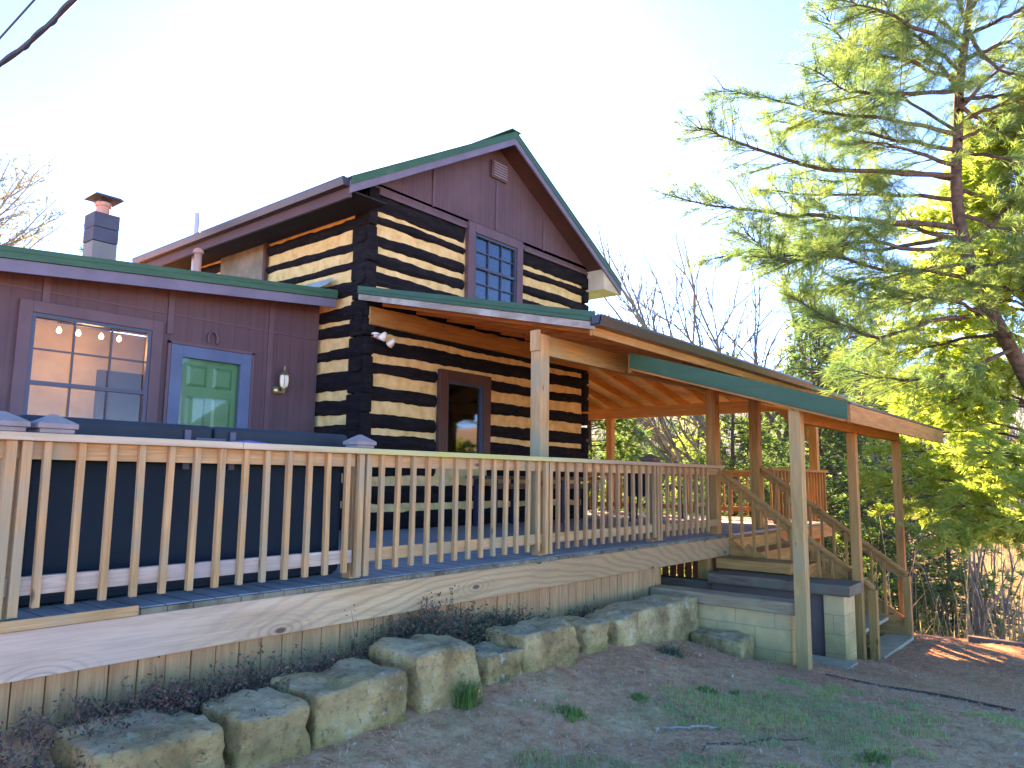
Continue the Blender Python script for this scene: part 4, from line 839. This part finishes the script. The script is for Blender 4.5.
EV = [(648,27,6.6,2.6,'pale green bush right of the far porch post, under the roof beam',LM_pine,.8), (672,34,8.2,3.0,'soft pale green tree behind the bush under the roof beam',LM_mid,.8), (752,34,9.8,3.2,'soft green rounded tree behind the porch roof, under the tall bare tree',LM_pine,.9), (680,36,10.6,3.2,'soft yellow green tree top nearest the gutter middle',LM_pine,.8), (735,21,8.6,2.6,'dark bushy evergreen seen between the two tall deck posts',LM_mid,1.0), (815,25,11.8,2.8,'tallest dark evergreen rising above the porch roof',LM_dark,1.0), (822,22,10.4,3.0,'dense dark evergreen right of the porch corner post',LM_dark,1.1),
      (862,26,12.5,3.2,'tall dark evergreen beyond the stair roof end',LM_blue,1.0), (905,20,7.6,2.6,'mid green evergreen beyond the far stair post',LM_mid,1.0), (700,30,9.4,3.0,'pale yellow green evergreen above the gutter',LM_lime,.8),
      (625,20,6.6,2.2,'bright yellow green bushy tree under the porch roof beam',LM_pine,1.0), (588,18,7.2,2.2,'deep green tree beside the cabin corner, left of the far post',LM_mid,1.1), (945,24,6.5,2.4,'low dark green evergreen at the crest of the slope',LM_blue,.9), (800,33,12.5,3.4,'hazy green evergreen at the back of the row',LM_lime,.7)]
for i, (px_, ds, h, rad, lb, mt, dn) in enumerate(EV):
    x, y = at_px(px_, ds); conifer(x, y, h, rad, lb, mt, 100+i, dn*1.15, ts=.17)
BT = []
def bare(x, y, h, label, seed, mat='twig', spread=.5, name='bare_tree', levels=5, r0=.12, group='bare trees around the house'):
    z = G(x, y)-.2; root = thing(name, (x, y, z), label, 'tree', group); mb = MB(); R = random.Random(seed)
    def br(p, d, L, r, lv):
        n = 4; pts = [p]; dd = d.copy()
        for i in range(n): dd = (dd + Vector((R.uniform(-1,1),R.uniform(-1,1),R.uniform(-.4,.7)))*.16).normalized(); pts.append(pts[-1]+dd*L/n)
        mb.tube(pts, [r*(1-.12*i) for i in range(n+1)], 6 if lv > 3 else 3, cap=False)
        if lv == 0: return
        for k in range(R.choice([2,3,3]) if lv > 1 else 3):
            a = R.uniform(.35,1.)*spread*1.5; ax = Vector((R.uniform(-1,1),R.uniform(-1,1),R.uniform(-.3,.3))).cross(dd).normalized(); nd = (Matrix.Rotation(a, 3, ax) @ dd + Vector((0,0,.12))).normalized()
            br(pts[R.choice([2,3,4])], nd, L*R.uniform(.6,.82), r*R.uniform(.5,.66), lv-1)
        br(pts[-1], (dd+Vector((R.uniform(-.2,.2),R.uniform(-.2,.2),.1))).normalized(), L*.78, r*.68, lv-1)
    br(Vector((x,y,z)), Vector((R.uniform(-.08,.08),R.uniform(-.08,.08),1)).normalized(), h*.32, r0, levels)
    mb.build('branches', M[mat], root); BT.append((name, label, max(v[2] for v in mb.v), len(mb.v)))
for i, (px_, ds, h, lb, sp) in enumerate([(738,27,15.0,'tall bare tree rising above the gutter in front of the white sky',.62), (655,40,10.5,'thin bare tree behind the porch roof, nearest the cabin gable',.55), (612,34,10.2,'bare twiggy tree top just right of the cabin eave',.6),
      (870,38,14,'bare tree partly hidden behind tall evergreens',.5)]):
    x, y = at_px(px_, ds); bare(x, y, h, lb, 40+i, spread=sp, r0=.24 if px_ == 738 else .15)
for i, (px_, ds, h, lb) in enumerate([(957,19,5,'slim pale trunk standing on the sunlit crest at the right'),(975,22,6,'grey trunk right of the pale crest trunk'),(1000,21,6,'dark thin trunk in the brush near the right edge'),(925,20,4.4,'short trunk just right of the far stair post'),(940,23,5,'thin dark trunk between the two crest trunks')]):
    x, y = at_px(px_, ds); bare(x, y, h, lb, 70+i, 'palebark' if i in (0, 2) else 'twig', .2, levels=2, r0=.10 if i == 0 else .07)
# trees at the left, beyond the wing
T = Tree(77); R = T.r; x, y = at_px(-70, 19); z = G(x, y)-.2; lt_ = thing('pine_tree', (x, y, z), 'sparse pine branches beyond the wing roof at the left edge', 'tree')
T.limb([(x,y,z+11*i/8) for i in range(9)], .16, .04, 8)
for (a, b) in ((60,212),(66,212),(40,235),(52,170),(45,165),(30,165),(20,175),(62,225),(10,160),(35,190),(56,200)):
    dep = 15.5+R.uniform(-1,1); tip = PD(a, b, dep); p = Vector((x, y, tip.z-R.uniform(.7,2.2))); pts = curve([p, p.lerp(tip,.5)+Vector((0,0,-.25)), tip], 10, .03, R); T.limb(pts, .035, .008, 4); spray(T, pts, .03, start=.3, side=.7, dens=9)
finish_tree(T, lt_, M['twig'], leaf_mat('grey blue pine needles', (.16,.23,.24), (.24,.30,.28), .4), per=6, L=.085, wd=.010, seed=3)
for i, (px_, top, ds, lb) in enumerate([(75,241,30,'tiny tree top showing over the wing roof left of the chimney'),(200,240,34,'faint tree top over the wing roof by the pale vent pipe')]):
    x, y = at_px(px_, ds); hh = PD(px_, top, ds*.9).z - G(x, y) + .6; conifer(x, y, hh, 1.0, lb, LM_blue, 300+i, .35, ts=.2, low=.6, group='tree tops over the wing roof')

# ---------------------------------------------------------------- brush, grass and litter (uncountable)
rng = np.random.default_rng(5)
def blades(P, h, w, lean, rng, curvy=.4):
    n = len(P); a = rng.uniform(0, 2*np.pi, n); d = np.stack([np.cos(a), np.sin(a), np.zeros(n)], 1); s = np.stack([-np.sin(a), np.cos(a), np.zeros(n)], 1)*w*.5
    H = (h*rng.uniform(.5,1.3,n))[:,None]; up = np.array([[0,0,1.]]); l = (lean*rng.uniform(.2,1.3,n))[:,None]
    V = np.stack([P-s, P+s, P+up*H*.6+d*l*H*.35+s*.7, P+up*H*(1-.25*l)+d*l*H, P+up*H*.6+d*l*H*.35-s*.7], 1).reshape(-1,3); b = np.arange(n)[:,None]*5; return V, np.concatenate([b+[0,1,2], b+[0,2,4], b+[4,2,3]], 0)
def noise2(x, y, s, o=0): return np.array([noise.noise(Vector((a*s+o, b*s, o))) for a, b in zip(x, y)])
# brush on the slope beyond the crest
N = 26000; ang = rng.uniform(math.radians(50), math.radians(95), N); ds = rng.uniform(15.5, 55, N)**1.0; X = np.sin(ang)*ds; Y = np.cos(ang)*ds
ok = (X > 15.3); X, Y = X[ok], Y[ok]; P = np.stack([X, Y, gh(X, Y)-.05], 1); V, F_ = blades(P, 1.3, .022, .5, rng); LS = leaf_mat('backlit straw', (.50,.40,.26), (.38,.30,.19), .5); o = np_mesh('dry_brush', V, F_, LS); tag(o, 'mass of straw coloured brush covering the slope beyond the crest', kind='stuff')
# thin saplings and twigs in the brush
N = 5000; ang = rng.uniform(math.radians(52), math.radians(95), N); ds = rng.uniform(16, 60, N); X = np.sin(ang)*ds; Y = np.cos(ang)*ds; ok = X > 15.5; X, Y = X[ok], Y[ok]
P = np.stack([X, Y, gh(X, Y)-.1], 1); V, F_ = blades(P, 3.2, .03, .35, rng); o = np_mesh('brushwood', V, F_, leaf_mat('grey brown saplings', (.36,.29,.22), (.26,.21,.17), .3)); tag(o, 'tangle of bare saplings on the far slope', kind='stuff')
# far wooded hill; its bluish shade and haze are put into the colour
N = 70000; ang = rng.uniform(math.radians(20), math.radians(97), N); ds = rng.uniform(55, 120, N); X = np.sin(ang)*ds; Y = np.cos(ang)*ds
P = np.stack([X, Y, gh(X, Y)], 1); V, F_ = blades(P, 5.0, .13, .35, rng); o = np_mesh('far_woods', V, F_, leaf_mat('shade blue bare woods', (.26,.31,.38), (.19,.24,.30), .4)); tag(o, 'bare woodland covering the far hillside, tinted blue for shade and haze', kind='stuff')
# pine needle litter
N = 90000; X = rng.uniform(.2, 14.5, N); Y = rng.uniform(-2.5, 4.1, N); keep = (np.hypot(X, Y) < 15) & (X > Y*.2); X, Y = X[keep], Y[keep]; n = len(X)
a = rng.uniform(0, 2*np.pi, n); L = rng.uniform(.025, .07, n)[:,None]; d = np.stack([np.cos(a), np.sin(a), rng.uniform(-.15,.25,n)], 1)*L; s = np.stack([-np.sin(a), np.cos(a), np.zeros(n)], 1)*.0013*(1+np.hypot(X,Y)/6)[:,None]
C = np.stack([X, Y, gh(X, Y)+.006], 1); V = np.stack([C-s, C+d-s, C+d+s, C+s], 1).reshape(-1,3)
def litter_mat():
    t = NT('fallen pine needles'); c = t.ramp(t.noise(t.coord((1,1,1), rnd=False), 45, 2), [(.3, (.38,.12,.06)), (.5, (.72,.30,.17)), (.7, (.82,.50,.34))]); return t.fin(c, .9, .2)
o = np_mesh('needle_litter', V, np.arange(n*4).reshape(-1,4), litter_mat()); tag(o, 'reddish brown pine needle litter over the yard', kind='stuff')
# pale leaf scraps
N = 420; X = rng.uniform(1.5, 11, N); Y = rng.uniform(-.5, 3.3, N); P = np.stack([X, Y, gh(X, Y)+.012], 1); V, F_ = leaves(P, .032, rng, np.tile([[1.,0,.1]],(N,1)), .6); V[:,2] = np.maximum(V[:,2], gh(V[:,0],V[:,1])+.004)
o = np_mesh('leaf_scraps', V, F_, plain('pale leaf scraps', (.42,.32,.24), .8, var=.7, scale=20)); tag(o, 'scattered pale dead leaf scraps on the needle litter', kind='stuff')
# grass in patches
N = 75000; X = rng.uniform(.8, 8.5, N); Y = rng.uniform(-1.0, 3.1, N); nz = noise2(X, Y, 1.3, 3.3) + .5*noise2(X, Y, 4.1, 8)
dd_ = np.hypot(X-3.75, Y-2.0); lim = -.22 + np.clip(dd_-.95, 0, 9)*.34 + np.clip(.9-(3.3-Y), 0, 1)*.9; keep = nz > lim; X, Y = X[keep], Y[keep]
P = np.stack([X, Y, gh(X, Y)-.004], 1); V, F_ = blades(P, .045, .005, .9, rng)
o = np_mesh('lawn_grass', V, F_, leaf_mat('short lawn grass', (.06,.38,.17), (.26,.50,.15), .35)); tag(o, 'short patchy green grass in the foreground yard', kind='stuff')
N = 9000; X = rng.uniform(.8, 9, N); Y = rng.uniform(-1.2, 3.3, N); P = np.stack([X, Y, gh(X, Y)-.004], 1); V, F_ = blades(P, .04, .004, 1.3, rng); o = np_mesh('dry_grass', V, F_, M['straw']); tag(o, 'thin straw coloured dead grass among the needle litter', kind='stuff')
# grass clumps one can point at
def clump(x, y, r, h, n, label, mat, cat='grass clump', name='grass_clump', lean=.8, w=.007, z=None, group='green clumps in the yard'):
    q = np.clip(rng.normal(size=(n,2)), -1.6, 1.6)*r*.42; X, Y = x+q[:,0], y+q[:,1]; zz = gh(X, Y) if z is None else np.full(n, z); P = np.stack([X, Y, zz-.01], 1); V, F_ = blades(P, h, w, lean, rng)
    V -= np.array([x, y, G(x, y) if z is None else z]); o = np_mesh(name, V, F_, mat); o.location = (x, y, G(x, y) if z is None else z); return tag(o, label, cat, group)
LG = leaf_mat('clump green', (.035,.24,.09), (.09,.30,.08), .4)
def gp_(px, py):                              # where a sight line meets the yard
    d = PD(px, py, 1)-Vector((0,0,CZ)); t = .5
    while t < 30:
        q = d*t+Vector((0,0,CZ))
        if q.z < G(q.x, q.y): return q.x, q.y
        t += .02
    return q.x, q.y
for px_, py_, r_, h_, n_, lb in [(462,704,.13,.16,420,'largest bright green grass clump at the foot of the wedge shaped boulder'),(708,692,.10,.05,200,'small round green clump in the middle of the needle litter'),(570,716,.12,.06,240,'flat green clump in the grassy patch, lower centre'),(500,680,.06,.05,70,'tiny green tuft below the smallest squarish boulder'),(735,694,.06,.04,80,'tiny green tuft right of the small round clump'),(640,700,.09,.05,120,'low green tuft left of the small round clump'),(875,762,.12,.05,200,'green clump at the bottom edge, right of centre')]:
    x, y = gp_(px_, py_); clump(x, y, r_, h_, n_, lb, LG)
x, y = gp_(672, 655); clump(x, y, .16, .10, 90, 'sprawling blue green seedling in the litter below the long tan boulder', LM_blue, 'seedling', 'seedling', 1.3, .012)
# dead stems and ivy behind the boulders
def weeds(px_, y, n, h, label, green, seed, wid=.3):
    r = random.Random(seed); x = PY(px_, 640, y).x; z = G(x, y)-.02; root = thing('weed_clump', (x, y, z), label, 'weeds', 'weeds behind the boulders'); mb = MB(); LP = []; LP2 = []
    for k in range(int(n*1.1)):
        b = Vector((x+r.gauss(0, wid), y+r.uniform(-.16,.16), z+r.uniform(-.02,.05))); d = Vector((r.uniform(-.8,.8), r.uniform(-.6,.3), r.uniform(.25,1.1))).normalized(); L = h*r.uniform(.3,1.0)*.8
        pts = [b]
        for i in range(4): d = (d+Vector((r.uniform(-.5,.5),r.uniform(-.5,.5),r.uniform(-.6,.3)))*.55).normalized(); pts.append(pts[-1]+d*L/4)
        mb.tube(pts, [.0035,.003,.0025,.002,.001], 3, cap=False)
        for q in pts[1:]:
            for _ in range(4): (LP if r.random() < green else LP2).append(tuple(q+Vector((r.uniform(-1,1),r.uniform(-1,1),r.uniform(-1,1)))*.035))
    mb.build('stem', M['dead'], root)
    for L_, mt, nm in ((LP, LM_blue, 'leaf_cluster'), (LP2, M['dead'], 'dry_leaf_cluster')):
        if L_: V, F_ = leaves(np.array(L_), .026, rng, None, .5); tag(np_mesh(nm, V, F_, mt, root), kind='stuff')
for i, a in enumerate([(25,3.55,110,.36,'tangled dead purple stems in the lower left corner of the photo',.12,.3),(140,3.85,110,.30,'dead stems draped over the back of the large corner boulder',.12,.3),(185,3.8,70,.28,'dead brown weeds between the first and second boulders',.1,.2),(262,3.85,100,.34,'dark weed heap against the skirting above the second boulder',.4,.2),(330,3.85,80,.24,'low dead heather like stems above the broad third boulder',.1,.25),
    (375,3.85,70,.24,'dead stems at the right end of the third boulder',.3,.15),(412,3.95,190,.42,'tall dead stalks with dark ivy above the wedge shaped boulder',.6,.14),(438,3.95,170,.5,'tallest green and brown stalks against the rim board',.65,.12),(500,3.95,150,.26,'ivy and dead stems above the smallest boulder',.7,.2),(470,3.95,120,.22,'dark ivy between the wedge boulder and the smallest one',.8,.15),(588,3.95,40,.16,'small fern like weed above the narrow brown boulder',.8,.1)]): weeds(a[0], a[1], a[2], a[3], a[4], a[5], 500+i, a[6])
# fallen branch, timber, kerb edging
def groundtube(px0, py0, px1, py1, r, name, mat, label, cat, n=10, jit=.03, lift=.0):
    (x0, y0), (x1, y1) = gp_(px0, py0), gp_(px1, py1); rr_ = random.Random(px0); pts = []
    for i in range(n+1):
        t = i/n; x = x0+(x1-x0)*t+rr_.uniform(-jit,jit); y = y0+(y1-y0)*t+rr_.uniform(-jit,jit); pts.append((x, y, G(x, y)+r*.8+lift))
    o = MB().tube(pts, [r*(1-.5*abs(2*i/n-1)) for i in range(n+1)], 6).build(name, mat, origin=pts[0]); return tag(o, label, cat)
groundtube(664, 731, 722, 729, .012, 'fallen_branch', M['palebark'], 'pale fallen stick lying in the grassy patch, lower centre', 'stick')
groundtube(700, 750, 800, 738, .007, 'fallen_branch', M['dead'], 'thin dark stick lying below the pale one', 'stick', jit=.05)
(x0, y0), (x1, y1) = gp_(968, 642), gp_(1020, 656); o = MB().beam((x0,y0,G(x0,y0)+.04), (x1+1.2,y1-.9,G(x1,y1)-.1), .12, .09).build('landscape_timber', wm('timber', 0), origin=(x0,y0,0)); tag(o, 'weathered timber lying on the sunlit ground at the right edge', 'timber')
pts = [gp_(a, b) for a, b in ((826,676),(850,681),(880,687),(920,693),(960,700),(1015,712))]
o = MB(); 
for (a, b), (c_, d_) in zip(pts, pts[1:]): o.beam((a,b,G(a,b)+.002),(c_,d_,G(c_,d_)+.002),.025,.03)
tag(o.build('edging_strip', M['dead'], origin=(pts[0][0],pts[0][1],0)), 'thin dark edging strip curving across the ground from the concrete pad', 'edging')

# ---------------------------------------------------------------- cables
c0 = curve([PD(-60,92,9), PD(0,64,9), PD(40,33,9), PD(78,-4,9), PD(140,-60,9)], 60); off = []
for i, p in enumerate(c0): a = i*.55; off.append(p+Vector((math.cos(a), math.sin(a), math.cos(a+1)))*.022)
o = MB().tube(c0, .030, 8).tube(off, .026, 6).build('service_cable', M['black'], origin=tuple(c0[0]), smooth=True); tag(o, 'thick twisted power cable crossing the top left corner', 'cable', 'overhead cables')
c1 = [PD(-40,84,9), PD(0,38,9), PD(36,-2,9), PD(90,-62,9)]; o = MB().tube(c1, .013, 6).build('telephone_wire', M['black'], origin=tuple(c1[0])); tag(o, 'thin straight wire above the twisted cable, top left corner', 'cable', 'overhead cables')

# ---------------------------------------------------------------- light
SUN_AZ, SUN_EL = math.radians(44), math.radians(27)      # azimuth from +Y towards +X
w = bpy.data.worlds.new('World'); SC.world = w; w.use_nodes = True; nt = w.node_tree; bg = nt.nodes['Background']
sky = nt.nodes.new('ShaderNodeTexSky'); sky.sky_type = 'NISHITA'; sky.sun_disc = False; sky.sun_elevation = SUN_EL; sky.sun_rotation = SUN_AZ; sky.air_density = .40; sky.dust_density = .045; sky.ozone_density = 8.5
hsv = nt.nodes.new('ShaderNodeHueSaturation'); hsv.inputs['Saturation'].default_value = 1.125; nt.links.new(sky.outputs[0], hsv.inputs['Color']); nt.links.new(hsv.outputs[0], bg.inputs[0]); bg.inputs[1].default_value = .15
sl = bpy.data.lights.new('sun', 'SUN'); sl.energy = 3.7; sl.angle = math.radians(.5); sl.color = (1,.90,.77); so = bpy.data.objects.new('sun', sl); COL.objects.link(so)
sd = Vector((math.sin(SUN_AZ)*math.cos(SUN_EL), math.cos(SUN_AZ)*math.cos(SUN_EL), math.sin(SUN_EL))); so.rotation_euler = (-sd).to_track_quat('-Z', 'Y').to_euler(); so.location = (0,0,30)
SC.view_settings.view_transform = 'Standard'; SC.view_settings.look = 'None'; SC.view_settings.exposure = 3.6; SC.view_settings.use_white_balance = True; SC.view_settings.white_balance_temperature = 16000; SC.view_settings.white_balance_tint = 37; SC.view_settings.gamma = 1
SC.cycles.max_bounces = 6; SC.cycles.transparent_max_bounces = 8
